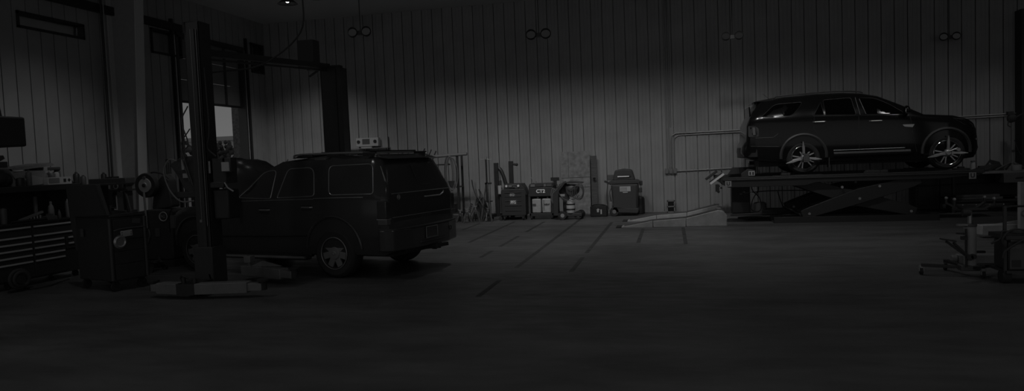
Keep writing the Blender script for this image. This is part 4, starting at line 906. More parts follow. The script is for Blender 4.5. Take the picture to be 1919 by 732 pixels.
# ---- wheeled refrigerant machine with white banded bottle
rm = thing('refrigerant_machine', 'sloping-topped dark wheeled machine with a pale banded bottle before the chipboard sheet', 'machine', (-2.65, 18.35, 0))
MB().prism([(-.33,.62),(-.27,.80),(-.05,.98),(.0,.93),(-.18,.72),(-.20,.10),(-.33,.10)], 'y', -.2, .2).build('tower', M['black'], rm, bev=.015)
MB().prism([(-.34,.70),(-.10,.93),(-.08,.91),(-.31,.68)], 'y', -.21, -.19).build('screen_panel', M['grey'], rm)
MB().prism([(-.10,.93),(.12,.985),(.42,.945),(.44,.92),(.10,.93)], 'y', -.2, .2).build('lid', M['black'], rm, bev=.006)
MB().bx(-.2, .05, .0, .2, .1, .9).build('back_panel', M['black'], rm)
MB().prism(rounded([(-.02,.90),(.34,.88),(.32,.68),(.14,.56),(.0,.66)], .05), 'y', -.12, .1).build('head', M['matt'], rm, bev=.02)
MB().sph((.14,-.10,.79), .12, (1,.5,.8)).build('shroud', M['grey'], rm)
MB().bx(-.165, -.075, -.215, -.19, .22, .58).build('sight_gauge', M['mid'], rm); MB().bx(-.14,-.02,-.215,-.19,.60,.66).build('label', M['tag'], rm)
MB().bx(-.22, .40, -.2, .2, .08, .16).build('base', M['black'], rm, bev=.01)
for x, y in ((-.09,-.24),(.30,-.16),(-.09,.2),(.33,.2)):
    w_ = MB().lathe([(.04,0),(.10,0),(.11,.015),(.11,.045),(.10,.06),(.04,.06)], (x,y-.02,.11), (0,1,0), n=24).build('wheel', M['rubber'], rm)
    MB().lathe([(0,-.004),(.05,-.004),(.055,.01)], (x,y-.02,.11), (0,1,0), n=20).build('hub', M['tag'], w_)
b_ = thing('gas_bottle', 'pale round bottle with dark bands strapped in the wheeled machine', 'bottle', (-2.54, 18.22, .16))
MB().lathe([(.06,0),(.10,.01),(.11,.05),(.11,.24),(.09,.30),(.04,.33),(.03,.36)], n=26).build('body', M['lgrey'], b_)
for z in (.08, .21): MB().lathe([(.112,z),(.115,z+.01),(.115,z+.03),(.112,z+.04)], n=26, cap=False).build('band', M['dsteel'], b_)
cl = MB().tube([V(-2.28+.10*math.sin(a), 18.15, .72+.20*math.cos(a)) for a in [2*PI*k/12 for k in range(12)]], .010, closed=True, sm=3).build('hose_coil', M['hose']); tag(cl, 'dark coiled hose hanging from the right side of the sloping machine', 'hose')
for i in range(3): MB().tube([V(-2.30-.03*i+(.12+.02*i)*math.sin(a), 18.13-.01*i, .70+(.20-.02*i)*math.cos(a)) for a in [2*PI*k/12 for k in range(12)]], .009, closed=True, sm=3).build('loop', M['hose'], cl)
MB().tube([V(-2.85,18.12,.92), V(-2.80,18.1,.65), V(-2.62,18.1,.50), V(-2.45,18.1,.52), V(-2.30,18.12,.62)], .010, sm=4).build('loop', M['hose'], cl)
# chipboard sheets leaning on the wall
def board(x0, x1, z1, y, lab, m_, lean=.16):
    t = thing('chipboard_sheet', lab, 'board', ((x0+x1)/2, y, 0)); w_ = x1-x0; a = math.atan2(lean, z1)
    MB()._add(*[[V(sx*w_/2, (z/z1)*lean+dy, z) for sx in (-1,1) for dy in (-.009,.009) for z in (.004, z1)], [(0,1,3,2),(4,6,7,5),(0,4,5,1),(2,3,7,6),(0,2,6,4),(1,5,7,3)]]).build('panel', m_, t)
    return t, lambda z: (z/z1)*lean
bd, ly = board(-2.96, -2.17, 1.74, 19.55, 'tall mottled chipboard sheet with scribed lines leaning on the back wall', M['osb'])
mb = MB()
MB().bar((-.395, ly(.76)-.012, .76), (.395, ly(.76)-.012, .76), .014, .006).build('seam', M['grey'], bd); MB().bar((-.395, ly(1.0)-.012, 1.02), (.395, ly(1.0)-.012, 1.03), .010, .006).build('seam', M['black'], bd)
MB().bar((-.20, ly(1.73)-.012, 1.73), (-.20, ly(1.03)-.012, 1.03), .010, .006).build('seam', M['black'], bd)
bd, ly = board(-2.15, -1.99, 1.60, 19.62, 'narrow dark wood board leaning beside the chipboard sheet', M['wood'], .12)
MB().cyl((0,-.0,.98), (.03,-.05,.98), .03).build('knob', M['dsteel'], bd)
o = MB().prism(rrect(-.11, .11, 0, .09, .01), 'y', -.05, .05).bar((0,0,-.14), (0,0,0), .08).build('post_top', M['dsteel'], None, loc=(-3.03, 18.9, .98)); tag(o, 'dark bracket head poking up behind the carts left of the chipboard', 'bracket')
MB().bar((0,0,-.98), (0,0,-.1), .07).build('post', M['dsteel'], o)
# tool bag
t = thing('tool_bag', 'open black tool bag on the floor right of the chipboard sheet', 'bag', (-1.88, 18.95, 0))
MB().bx(-.23, .21, -.14, .14, 0, .28).build('body', M['cloth'], t, bev=.025); MB().tube([V(-.2,-.1,.28), V(-.1,-.12,.32), V(.1,-.1,.31), V(.2,-.1,.28)], .015, sm=4).build('handle', M['cloth'], t)
MB().box(.06,-.145,.13,.035,.01,.12).build('label', M['lgrey'], t); MB().prism([(-.05,.12),(.0,.12),(.0,.18),(.03,.18),(-.02,.22),(-.07,.18),(-.05,.18)], 'y', -.15, -.14).build('emblem', M['lgrey'], t)
# ---- big moulded machine with fold-up hood
cm = thing('coolant_machine', 'large charcoal moulded machine with domed hood and two pale labels', 'machine', (-1.20, 19.1, 0))
MB().prism(rounded([(-.30,.14),(.32,.12),(.36,.84),(-.36,.84),(-.33,.55)], .06), 'y', -.24, .22).build('body', M['plast'], cm, bev=.03)
MB().prism(rounded([(-.30,.20),(.30,.18),(.31,.80),(-.31,.80)], .04), 'y', -.26, -.23).build('front_panel', M['plast'], cm, bev=.015)
MB().prism(rounded([(-.36,.10),(.34,.06),(.36,.20),(.0,.22),(-.30,.26)], .05), 'y', -.26, .24).build('plinth', M['plast'], cm, bev=.02)
MB().prism(rounded([(-.42,.84),(.40,.84),(.40,.90),(.34,.94),(-.34,.94),(-.42,.90)], .02), 'y', -.25, .22).build('shoulder', M['plast'], cm, bev=.015)
hd = MB().prism(rounded([(-.30,.93),(-.24,1.20),(-.02,1.235),(.20,1.20),(.28,.93)], .05), 'y', -.2, .16).build('hood', M['plast'], cm, bev=.03)
MB().prism(rrect(-.17, .18, 1.03, 1.09, .015), 'y', -.225, -.195).build('recess', M['matt'], hd); MB().box(-.02,-.232,1.035,.30,.01,.03).build('label_strip', M['white'], hd)
lb = MB().box(.02,-.268,.71,.28,.01,.13).build('label', M['lgrey'], cm)
for z in (.68,.71,.74): MB().box(-.02,-.275,z,.18,.004,.008).build('print_line', M['grey'], lb)
MB().box(.02,-.268,.62,.13,.008,.022).build('label', M['lgrey'], cm)
for x, y, r_ in ((-.28,-.26,.12),(-.28,.2,.12)):
    w_ = MB().lathe([(.05,0),(r_-.01,0),(r_,.015),(r_,.05),(r_-.01,.06),(.05,.06)], (x,y,r_), (0,1,0), n=26).build('wheel', M['rubber'], cm); MB().lathe([(0,-.004),(.05,-.004),(.058,.01)], (x,y,r_), (0,1,0), n=18).build('hub', M['mid'], w_)
for x in (.20,.30): MB().cyl((x-.02,-.16,.06), (x+.02,-.16,.06), .06, n=18).build('caster', M['rubber'], cm)
MB().bar((-.52,-.1,.92), (-.36,-.05,.84), .07, .05).build('handle', M['matt'], cm); MB().bx(.38, .46, -.1, 0, .78, .90).bx(.36, .45, -.16, -.08, .60, .72).build('socket', M['matt'], cm, bev=.01)
MB().bx(-.46, -.28, -.05, .1, .94, 1.08).build('filter_box', M['grey'], cm, bev=.01)
MB().tube([V(-.44,-.1,.86), V(-.48,-.12,.5), V(-.44,-.12,.2), V(-.36,-.1,.3), V(-.40,-.1,.6), V(-.34,-.1,.75)], .012, sm=4).build('hose', M['hose'], cm)
MB().bx(-.42, -.33, -.2, -.12, .12, .38).build('bottle_holder', M['mid'], cm, bev=.02)
o = MB().lathe([(.10,0),(.12,.02),(.12,.40),(.10,.45),(.04,.47)], n=26).build('dark_cylinder', M['dsteel'], None, loc=(-.83, 19.45, 0)); tag(o, 'dark upright gas cylinder standing behind the big charcoal machine', 'cylinder')
MB().lathe([(.035,.44),(.035,.50),(.02,.50)], n=14).build('valve', M['steel'], o)
# concrete block
mb = MB(); o = MB()
for x in (-.10, .08): mb.bx(x, x+.025, -.09, .09, 0, .32)
for z in (0, .145, .295): mb.bx(-.10, .105, -.09, .09, z, z+.025)
mb.bx(-.10, .105, .07, .09, 0, .32)
o = mb.build('concrete_block', M['concreteblock'], None, loc=(-.03, 19.72, 0)); tag(o, 'hollow concrete block standing on end against the back wall', 'block')
o = MB().bar((0,0,0), (.42,0,.0), .05, .03).build('pry_bar', M['dsteel'], None, loc=(1.0, 19.0, .035), bev=.004); tag(o, 'short dark bar lying on the floor between the ramps and cabinet', 'bar')
MB().tube([V(.42,0,0), V(.47,0,.01), V(.49,0,.05)], .014).build('hook_end', M['dsteel'], o)
# ------------------------------------------------------------------ left: big tool chest parallel to the left wall (front faces +x)
tc_ = thing('tool_chest', 'wide black tool chest with pale drawer pulls and open hutch, along the left wall', 'tool chest', (-9.5, 9.0, 0))
YA, YB = -1.9, .98
MB().bx(-.68, -.02, YA, YB, .10, .94).build('body', M['black'], tc_, bev=.006)
MB().bx(-.70, .02, YA-.02, YB+.01, .94, .965).build('worktop', M['dsteel'], tc_, bev=.004)
ht = MB().bx(-.68, -.64, YA, YB, .965, 1.5).bx(-.68, -.10, YA, YA+.03, .965, 1.5).prism([(-.68,.965),(-.05,.965),(-.18,1.5),(-.68,1.5)], 'y', YB-.03, YB).bx(-.68, -.02, YA, YB, 1.47, 1.51).build('hutch', M['matt'], tc_, bev=.004)
MB().bx(-.04, -.015, YA, YB, 1.425, 1.505).build('hutch_rail', M['dsteel'], ht)
MB().bx(-.63, -.60, -.55, -.15, 1.2, 1.4).build('back_notice', M['grey'], ht)
cols = [(-1.85, -.96, 5), (-.93, -.02, 5), (.0, .73, 5), (.755, .95, 3)]
cols = [(-1.85, -1.0, 6), (-.97, -.015, 6), (.0, .58, 6), (.60, .955, 4)]
zr = [.89, .75, .655, .56, .46, .365]
for a, b_, n_ in cols:
    for k in range(n_):
        if a == .60 and k < 2: continue
        hi = zr[k]+.012; lo = (zr[k+1]+.016) if k < 5 else .13
        bb2 = .955 if (a == 0 and k < 2) else b_
        dr = MB().bx(-.03, -.004, a, bb2, lo, hi).build('drawer', M['black'], tc_, bev=.003)
        MB().prism([(-.005,zr[k]-.012),(.016,zr[k]-.012),(.012,zr[k]+.012),(-.005,zr[k]+.012)], 'y', a+.015 if a != .6 else a+.04, bb2-.03).build('drawer_pull', M['lgrey'], dr)
for x, y in ((-.1,YA+.1),(-.1,YB-.15),(-.6,YA+.1),(-.6,YB-.15),(-.1,-.4)):
    MB().cyl((x,y-.02,.05), (x,y+.02,.05), .05, n=16).build('caster', M['rubber'], tc_)
    
# things on the work surface of the chest
def bottle(nm, x, y, z, r, h_, m_, lab, cap='black', neck=.25, cat='bottle', group=None, capr=.45):
    o = MB().lathe([(r*.95,0),(r,.01),(r,h_*(1-neck)),(r*.8,h_*(1-neck*.55)),(r*.38,h_*(1-neck*.35)),(r*.36,h_*.93)], n=20).build(nm, m_, None, loc=(x, y, z))
    tag(o, lab, cat, group); MB().cyl((0,0,h_*.9), (0,0,h_), r*capr, r*capr*.8, n=14).build('cap', M[cap], o); return o
G1 = 'cans and bottles in the tool chest hutch'
zt_ = .967
bottle('spray_can', -9.60, 8.62, zt_, .045, .24, M['grey'], 'grey spray can at the left end of the hutch shelf', neck=.1, group=G1, cat='can')
bottle('spray_can', -9.68, 9.25, zt_, .030, .38, M['grey'], 'tall thin grey tube standing mid hutch', neck=.05, group=G1, cat='can')
bottle('squeeze_bottle', -9.62, 9.33+.14, zt_, .045, .28, M['mid'], 'pale pointed bottle in the hutch, left of the chest side', cap='mid', neck=.5, group=G1)
bottle('squeeze_bottle', -9.60, 9.60, zt_, .025, .14, M['grey'], 'tiny pointed nozzle bottle in the hutch between the two pale bottles', cap='grey', neck=.5, group=G1)
bottle('spray_can', -9.62, 9.80, zt_, .040, .30, M['mid'], 'pale can with pointed cap at the right end of the hutch', cap='lgrey', neck=.25, group=G1, cat='can')
o = MB().bar((0,-.20,.03), (0,.22,.13), .04, .03).build('file', M['mid'], None, loc=(-9.58, 9.05, zt_)); tag(o, 'pale flat tool leaning low on the hutch shelf', 'tool')
o = MB().cyl((0,-.28,.02), (0,.3,.02), .018).cyl((0,.3,.02), (0,.36,.02), .026).build('ratchet', M['dsteel'], None, loc=(-9.52, 8.95, zt_)); tag(o, 'long dark ratchet lying on the front edge of the chest top', 'ratchet')
o = MB().prism(rrect(-.09, .09, 0, .06, .01), 'x', -.05, .05).bx(-.04,.04,-.03,.03,.06,.09).build('small_box', M['grey'], None, loc=(-9.54, 9.36, zt_)); tag(o, 'small grey box on the front edge of the chest top', 'box')
t = thing('socket_rail', 'short rail of sockets lying on the chest worktop', 'sockets', (-9.64, 9.15, zt_)); MB().bx(-.02,.02,-.16,.16,0,.012).build('rail', M['dsteel'], t)
for k in range(6): MB().cyl((0,-.14+.055*k,.012), (0,-.14+.055*k,.05+.006*k), .016+.001*k, n=12).build('socket', M['steel'], t)
# on top of the hutch
zz = 1.512
t = thing('cardboard_box', 'big open-flapped cardboard box lying on top of the tool chest', 'box', (-9.92, 9.25, zz))
MB().bx(-.2, .2, -.32, .26, 0, .23).build('carton', M['box'], t); MB().prism([(-.40,.26),(.36,.35),(.42,.32),(.40,.30),(-.36,.23)], 'x', -.24, .22).build('flap', M['box'], t); MB().prism([(-.40,.26),(-.36,.27),(-.20,.06),(-.24,.04)], 'x', .0, .22).build('flap', M['box'], t)
t = thing('bundle', 'dark crumpled bag heaped at the left end of the chest top', 'bag', (-9.85, 8.72, zz)); MB().sph((0,0,.12), .2, (1,1.0,.62)).sph((.05,.10,.10), .13, (1,1.1,.8)).box(0,-.1,.2,.22,.26,.14,rz=.2).build('cloth', M['cloth'], t, bev=.02)
o = MB().prism(rrect(-.14,.14,0,.09,.01), 'x', -.1, .1).box(0,.03,.13,.18,.15,.06,rx=.4).build('black_case', M['matt'], None, loc=(-9.9, 8.80, zz+.29), bev=.01); tag(o, 'black case perched on the crumpled bag', 'case')
bottle('spray_can', -9.66, 9.15, zz, .040, .22, M['grey'], 'grey aerosol can standing before the cardboard box on the chest top', neck=.12, group='bottles and cans on the chest top', cat='can')
bottle('round_tin', -9.64, 8.98, zz, .055, .13, M['dsteel'], 'dark tin with pale stripes on the chest top, left of the aerosol can', neck=.08, group='bottles and cans on the chest top', cat='tin')
t = thing('fluid_box', 'pale printed box with two dark symbols at the edge of the chest top', 'box', (-9.66, 9.62, zz)); MB().bx(-.07,.07,-.20,.26,0,.115).build('carton', M['lgrey'], t); MB().bx(.071,.073,.10,.15,.03,.085).build('printed_mark', M['dsteel'], t)
MB().box(.072,.21,.06,.002,.045,.045,rx=PI/4).build('printed_mark', M['dsteel'], t); MB().bx(.071,.074,-.18,.02,.02,.10).build('printed_panel', M['mid'], t)
o = MB().prism([(-.2,.0),(.25,.02),(.22,.08),(-.1,.16),(-.24,.10)], 'x', -.07, .05).build('paper_roll', M['tag'], None, loc=(-9.72, 9.34, zz)); tag(o, 'crumpled pale paper lying before the cardboard box', 'paper')
o = MB().prism([(-.10,0),(.12,0),(.10,.12),(-.02,.25),(-.08,.18)], 'x', -.02, .02).build('paper_sheet', M['lgrey'], None, loc=(-10.02, 9.50, zz+.02)); tag(o, 'pale folded sheet standing between the cardboard box and the bottles', 'paper')
for k, (y, r_, h_, m_, lab) in enumerate([(9.66,.055,.20,'mid','pale squat bottle behind the printed box, leftmost of the row'), (9.80,.07,.21,'grey','grey round jug behind the printed box, second of the row'), (9.93,.05,.22,'tag','pale capped bottle at the right end of the printed box'), (10.0-.02,.05,.27,'grey','tall grey bottle just right of the printed box')]):
    bottle('bottle', -9.90-.02*k, y, zz, r_, h_, M[m_], lab, cap='tag' if k % 2 else 'black', group='bottles and cans on the chest top')
t = thing('tool_tray', 'dark flat case with a pale sticker lying across the bottles on the chest', 'case', (-10.02, 9.76, zz+.225)); MB().box(0,0,.03,.25,.46,.05).build('body', M['matt'], t, bev=.01); MB().box(.128,-.08,.03,.004,.09,.05).build('sticker', M['tag'], t)
# a rear bench carries the bottles right of the chest
wb = thing('wall_shelf', 'narrow dark shelf on the left wall behind the tool chest', 'shelf', (-12, 13.0, 0))
MB().bx(0, .32, -1.3, 1.5, 1.40, 1.44).build('board', M['dsteel'], wb, bev=.004)
for y in (-1.1, .1, 1.3): MB().bar((.02,y,1.15),(.28,y,1.40),.03).bx(0,.03,y-.02,y+.02,1.1,1.40).build('bracket', M['dsteel'], wb)
for y, r_, h_, m_, lab in ((12.28,.06,.27,'dsteel','dark bottle on the left wall shelf, left of the gap'), (12.45,.055,.2,'grey','small grey bottle next to the dark bottle on the left wall shelf'), (13.0,.055,.24,'dsteel','lone dark bottle near the right end of the left wall shelf')):
    bottle('bottle', -11.8, y, 1.44, r_, h_, M[m_], lab, group='bottles on the left wall shelf')
# rolling tool cabinet seen from its side corner
th2 = -.325
rc = thing('tool_cabinet', 'black rolling tool cabinet with sloping hutch side, hub cap and plate stuck on its front', 'tool cabinet', (-7.60, 8.42, 0), th2)
# local: corner at origin, side face along -x, front face along +y (faces +x)
LX, LY = -.88, .50
MB().bx(LX, 0, 0, LY, .14, 1.04).build('body', M['black'], rc, bev=.02)
MB().bx(LX-.01, .012, -.012, LY+.012, 1.04, 1.065).build('top', M['black'], rc, bev=.005)
MB().prism([(LX,.60),(LX+.04,.55),(LX+.05,1.05),(-.0,1.07),(-.10,1.28),(-.20,1.505),(LX-.14,1.505),(LX-.08,1.0)], 'y', -.03, .02).build('hutch_side', M['matt'], rc, bev=.006)
MB().bx(LX-.02, -.2, .02, LY, 1.485, 1.505).bx(LX-.02, LX+.02, .02, LY, 1.06, 1.5).build('hutch', M['matt'], rc)
MB().tube([V(-.20,-.04,1.50), V(-.10,-.04,1.28), V(-.01,-.04,1.075), V(.0,.2,1.07), V(.0,.48,1.075)], .006).build('edge_trim', M['dsteel'], rc)
for y in (0, LY): MB().cyl((-.005,y,.16), (-.005,y,1.02), .03, n=12).build('corner_post', M['black'], rc)
for k in range(5):
    z0, z1 = [(.86,1.0),(.72,.85),(.56,.71),(.38,.55),(.16,.37)][k]; d_ = MB().bx(0, .012, .04, LY-.04, z0, z1).build('drawer', M['black'], rc, bev=.004)
    if k == 0: MB().tube([V(.03,.03,.85), V(.045,.15,.875), V(.045,.47,.875)], .008, sm=4).build('handle', M['grey'], d_)
cpn = MB().lathe([(.0,.012),(.055,.010),(.07,.022),(.085,.012),(.095,.0)], (.014,.12,.69), (1,0,0), n=34).build('hub_cap', M['steel'], rc)
pl = MB().box(.02, .215, .80, .008, .17, .085, rx=.06).build('number_plate', M['lgrey'], rc, bev=.004)
for y in (.15,.28):
    for z in (.785,.815): MB().cyl((.024,y,z), (.026,y,z), .007, n=8).build('bolt', M['dsteel'], pl)
MB().box(.018,.37,.965,.01,.11,.07,rx=-.15).build('sticker', M['grey'], rc)
MB().box(LX+.22,-.035,.82,.065,.01,.11).build('wall_label', M['grey'], rc)
casters(rc, [(-.06,.06),(-.06,LY-.06),(LX+.08,.06),(LX+.08,LY-.06)], .065)
# press on the floor behind
pr = thing('hydraulic_press', 'dark bench press with pale crosshead and dial, behind the rolling cabinet', 'press', (-10.15, 11.4, 0))
for x in (-.28, .30): MB().bx(x-.035, x+.035, -.08, .08, 0, 1.55).build('upright', M['dsteel'], pr)
MB().bx(-.42, .38, -.13, .12, 1.45, 1.56).build('crosshead', M['black'], pr, bev=.01); MB().bx(-.36, .05, -.14, -.12, 1.365, 1.45).build('face_plate', M['mid'], pr)
MB().bx(.05, .32, -.14, .1, 1.36, 1.46).build('pump_box', M['dsteel'], pr, bev=.01); g_ = MB().cyl((.18,-.15,1.41), (.18,-.14,1.41), .05, n=22).build('gauge', M['steel'], pr); MB().cyl((.18,-.155,1.41), (.18,-.15,1.41), .035, n=22).build('dial', M['dsteel'], g_)
MB().bx(-.40, .40, -.12, .12, 1.32, 1.35).build('cross_rail', M['dsteel'], pr); MB().prism([(-.14,1.34),(.06,1.34),(.03,1.24),(-.10,1.24)], 'y', -.08, .08).bx(-.08,.0,-.04,.04,1.0,1.24).build('ram', M['matt'], pr)
MB().bx(.08,.12,-.02,.02,.96,1.32).build('rod', M['mid'], pr); MB().bar((.33,-.1,1.32),(.42,-.1,.94),.03).build('pump_handle', M['matt'], pr)
MB().bx(-.34, .36, -.15, .15, .90, .96).build('table', M['dsteel'], pr, bev=.006); MB().bx(-.4,.4,-.2,.2,0,.05).build('base', M['dsteel'], pr)
MB().bx(.15,.28,-.1,.06,.96,1.3).build('column_guard', M['grey'], pr)
t = thing('machine_vise', 'dark vise with small parts on the press table', 'vise', (-10.25, 11.3, .96)); MB().bx(-.15,.0,-.06,.06,0,.09).bx(.05,.12,-.06,.06,0,.10).cyl((-.15,0,.05), (.22,0,.05), .015).build('jaws', M['dsteel'], t, bev=.006)
t = thing('conduit', 'thin dark conduit running up the left wall above the press', 'conduit', (-11.85, 13.3, 0))
MB().cyl((0,0,1.55), (0,0,ZC), .022).build('pipe', M['dsteel'], t); MB().cyl((0,.07,1.55), (0,.07,ZC-.5), .014).build('pipe', M['galv'], t); MB().bx(-.1,.06,-.08,.12,1.42,1.58).build('switch_box', M['dsteel'], t)
# wheel balancer
wb2 = thing('wheel_balancer', 'black wheel balancer with round pale disc on its head, between tool cabinet and lift post', 'wheel balancer', (-8.75, 10.9, 0))
MB().prism(rounded([(-.36,.12),(.34,.12),(.36,.98),(-.10,1.0),(-.36,.96)], .05), 'y', -.2, .35).build('cabinet', M['black'], wb2, bev=.02)
MB().prism(rounded([(-.20,.98),(-.12,1.42),(.06,1.60),(.16,1.50),(.22,1.02)], .05), 'y', .0, .22).build('tower', M['matt'], wb2, bev=.02)
MB().lathe([(.12,-.02),(.20,-.03),(.215,.0),(.215,.06),(.17,.09),(.10,.09)], (-.15,-.16,1.42), (0,1,0), n=34).build('black_wheel', M['rubber'], wb2)
dk = MB().lathe([(.0,-.01),(.045,-.012),(.05,-.002),(.12,-.0),(.125,.02)], (-.15,-.20,1.42), (0,1,0), n=34).build('disc', M['tag'], wb2); MB().lathe([(0,-.03),(.032,-.025),(.034,0)], (-.15,-.20,1.42), (0,1,0), n=20).build('hub_nut', M['dsteel'], dk)
MB().cyl((-.15,-.21,1.55), (-.15,-.16,1.55), .03, n=14).build('disc_tab', M['grey'], dk)
MB().cyl((-.15,-.2,1.42), (-.15,.1,1.42), .03).build('shaft', M['steel'], wb2)
MB().cyl((-.125,-.24,.68), (-.14,-.235,1.31), .018, n=12).build('lever', M['mid'], wb2)
MB().tube([V(-.11,-.22,.66), V(-.09,-.22,.55), V(-.14,-.22,.42)], .012, sm=3).build('cable', M['grey'], wb2)
MB().tube([V(-.20,-.02,1.60), V(-.1,-.03,1.64), V(.10,-.03,1.60), V(.18,0,1.52)], .014, sm=4).build('guard_edge', M['dsteel'], wb2)
lg = MB().lathe([(.066,0),(.080,-.008),(.084,0)], (.20,-.222,.875), (0,1,0), n=32, cap=False).build('round_badge', M['lgrey'], wb2); MB().lathe([(0,0),(.066,0),(.066,.01)], (.20,-.222,.875), (0,1,0), n=28).build('badge_field', M['matt'], lg)
text('BG', .075, M['mid'], wb2, (.20, -.232, .872), FR, bold=.003)
MB().tube([V(.38,-.215,1.0), V(.32,-.215,.92), V(.30,-.215,.72), V(.30,-.215,.60)], .009, sm=4).build('edge_strip', M['dsteel'], wb2)
MB().box(.05,-.21,.60,.07,.015,.14).box(.10,-.21,.60,.02,.02,.14).build('switch_plate', M['grey'], wb2)
MB().bx(-.34, .36, -.22, .35, .0, .12).build('plinth', M['matt'], wb2)
MB().prism([(.04,.0),(.13,.0),(.15,.10),(.11,.12),(.09,.20),(.07,.11),(.03,.08)], 'y', -.26, -.235).build('hang_tag', M['grey'], wb2)
t = thing('thin_tube', 'glass-like vertical tube gauge standing on top of the balancer tower', 'gauge', (-8.68, 11.05, 1.60))
MB().bx(-.045,-.035,0,.02,0,.26).bx(.035,.045,0,.02,0,.26).bx(-.045,.045,0,.02,.24,.26).cyl((0,.01,0), (0,.01,.20), .012).build('frame', M['dsteel'], t)
# pedestal grinder right of the balancer
t = thing('pedestal_grinder', 'dark pedestal grinder on a thin post left of the lift post', 'grinder', (-8.85, 11.9, 0))
MB().cyl((0,0,0), (0,0,1.38), .035).build('post', M['dsteel'], t); MB().bx(-.05,.12,-.1,.1,1.36,1.52).cyl((-.12,0,1.45),(.2,0,1.45),.06).build('motor', M['black'], t, bev=.01)
for x in (-.14,.2): MB().lathe([(.0,0),(.09,0),(.09,.05),(0,.05)], (x-.025,0,1.45), (1,0,0), n=22).build('wheel_guard', M['matt'], t)
MB().cyl((.10,-.02,.0),(.12,-.02,1.3), .018).build('conduit', M['grey'], t); MB().bx(-.2,.2,-.2,.2,0,.03).build('base', M['dsteel'], t)
# low floor jack
t = thing('floor_jack', 'low-profile dark floor jack lying on the floor beside the SUV front wheel', 'floor jack', (-8.75, 10.25, 0))
for y in (-.13,.13): MB().prism([(-.42,.03),(.30,.03),(.42,.08),(.40,.13),(-.1,.15),(-.42,.12)], 'y', y-.012, y+.012).build('side_plate', M['dsteel'], t, bev=.004)
MB().prism([(-.3,.10),(.30,.13),(.38,.16),(-.28,.15)], 'y', -.05, .05).build('lift_arm', M['dsteel'], t); MB().cyl((.34,0,.14),(.34,0,.175),.06,n=20).build('saddle', M['matt'], t)
for x, y in ((-.38,-.17),(.38,-.16),(-.38,.17),(.38,.16)): MB().cyl((x,y-.02,.045),(x,y+.02,.045),.045,n=16).build('wheel', M['matt'], t)
MB().tube([V(-.4,0,.12), V(-.6,.02,.3), V(-.62,.02,.34)], .018).build('handle', M['dsteel'], t)
# coil of hose on the floor, left front
t = thing('extension_reel', 'dark cord reel with round hub at the foot of the tool chest', 'cord reel', (-9.25, 8.48, 0))
MB().ring((0,0,.18), .13, .025, (1,-.3,0)).ring((.04,0,.18), .10, .025, (1,-.3,0)).build('coil', M['matt'], t); r_ = MB().lathe([(.02,0),(.045,-.01),(.06,.0),(.06,.02)], (.08,-.05,.18), (1,-.3,0), n=22).build('hub', M['dsteel'], t)
MB().bar((0,-.18,.02),(0,.2,.02),.04,.03).bar((0,.02,.02),(0,0,.2),.03).build('stand', M['dsteel'], t)
MB().tube([V(.06,.1,.02), V(.15,.35,.02), V(.05,.6,.02), V(.12,.75,.05)], .012, sm=5).build('cord', M['matt'], t)
# hanging exhaust extraction unit at the upper left edge
t = thing('extraction_unit', 'black box hanging from a ribbed hose at the upper left edge', 'hose reel', (-7.05, 6.3, 0))
MB().bx(-.32, .20, -.2, .2, 1.98, 2.30).build('box', M['matt'], t, bev=.02); MB().cyl((-.10,-.2,2.18), (-.10,-.23,2.18), .06, n=22).build('knob', M['dsteel'], t)
MB().prism([(-.3,2.30),(.0,2.30),(-.06,2.62),(-.3,2.62)], 'y', -.12, .12).build('neck', M['black'], t, bev=.02)
mb = MB(); n_ = 34; prof = []
for k in range(n_*2): prof.append((.10+.018*(k % 2), 2.6+k*.05))
prof = [p for p in prof if p[1] < ZC]; mb.lathe(prof, (-.16,0,0), n=22); mb.build('ribbed_hose', M['hose'], t)
# ------------------------------------------------------------------ right: bench at the back wall
bn = thing('workbench', 'dark workbench with a pale edge behind the lifted SUV nose, right side', 'workbench', (7.35, 18.75, 0))
MB().bx(-1.05, 1.3, -.45, .45, .84, .885).build('top', M['mid'], bn, bev=.004); MB().bx(-1.0,1.3,.35,.42,.1,.84).build('back_panel', M['dsteel'], bn)
for x in (-.98,1.24): 
    for y in (-.4,.4): MB().bx(x-.03,x+.03,y-.03,y+.03,0,.84).build('leg', M['dsteel'], bn)
MB().bx(-1.0,1.28,-.42,.4,.26,.29).build('lower_shelf', M['dsteel'], bn)
dr = MB().bx(.02,.70,-.49,-.05,.62,.835).build('drawer', M['grey'], bn, bev=.01); MB().tube([V(.25,-.50,.73), V(.30,-.52,.745), V(.40,-.50,.745)], .012).build('handle', M['matt'], dr)
def rods(x, z, l, lab, rz=0): 
    o = MB().bx(-l/2,l/2,-.04,.04,0,.05).build('plank', M['wood'], None, loc=(x,18.06,z), rz=rz, bev=.004); return tag(o, lab, 'plank', 'planks under the right workbench')
st = thing('storage_cart', 'low dark platform with planks under the right workbench', 'platform', (7.1, 18.06, 0)); MB().bx(-.95,.95,-.2,.2,.24,.28).build('deck', M['dsteel'], st); 
for x in (-.9,.9): MB().bx(x-.03,x+.03,-.18,.18,0,.24).build('leg', M['dsteel'], st)
rods(6.85,.282,1.3,'long wood plank lying lowest on the dark platform'); rods(6.75,.336,.9,'shorter wood plank on top of the long one', .04); rods(7.6,.282,.7,'wood plank at the right end of the dark platform')
bottle('spray_bottle', 6.80, 18.42, .887, .055, .26, M['lgrey'], 'pale spray bottle with black trigger on the right workbench', cap='black', neck=.35, capr=.9, group='bottles on the right workbench')
bottle('bottle', 7.18, 18.5, .887, .03, .20, M['mid'], 'slim pale bottle on the right workbench', cap='mid', group='bottles on the right workbench')
bottle('paint_tin', 7.68, 18.38, .887, .10, .14, M['tag'], 'pale tin before the instrument stand on the right workbench', cap='dsteel', neck=.06, capr=.9, cat='tin')
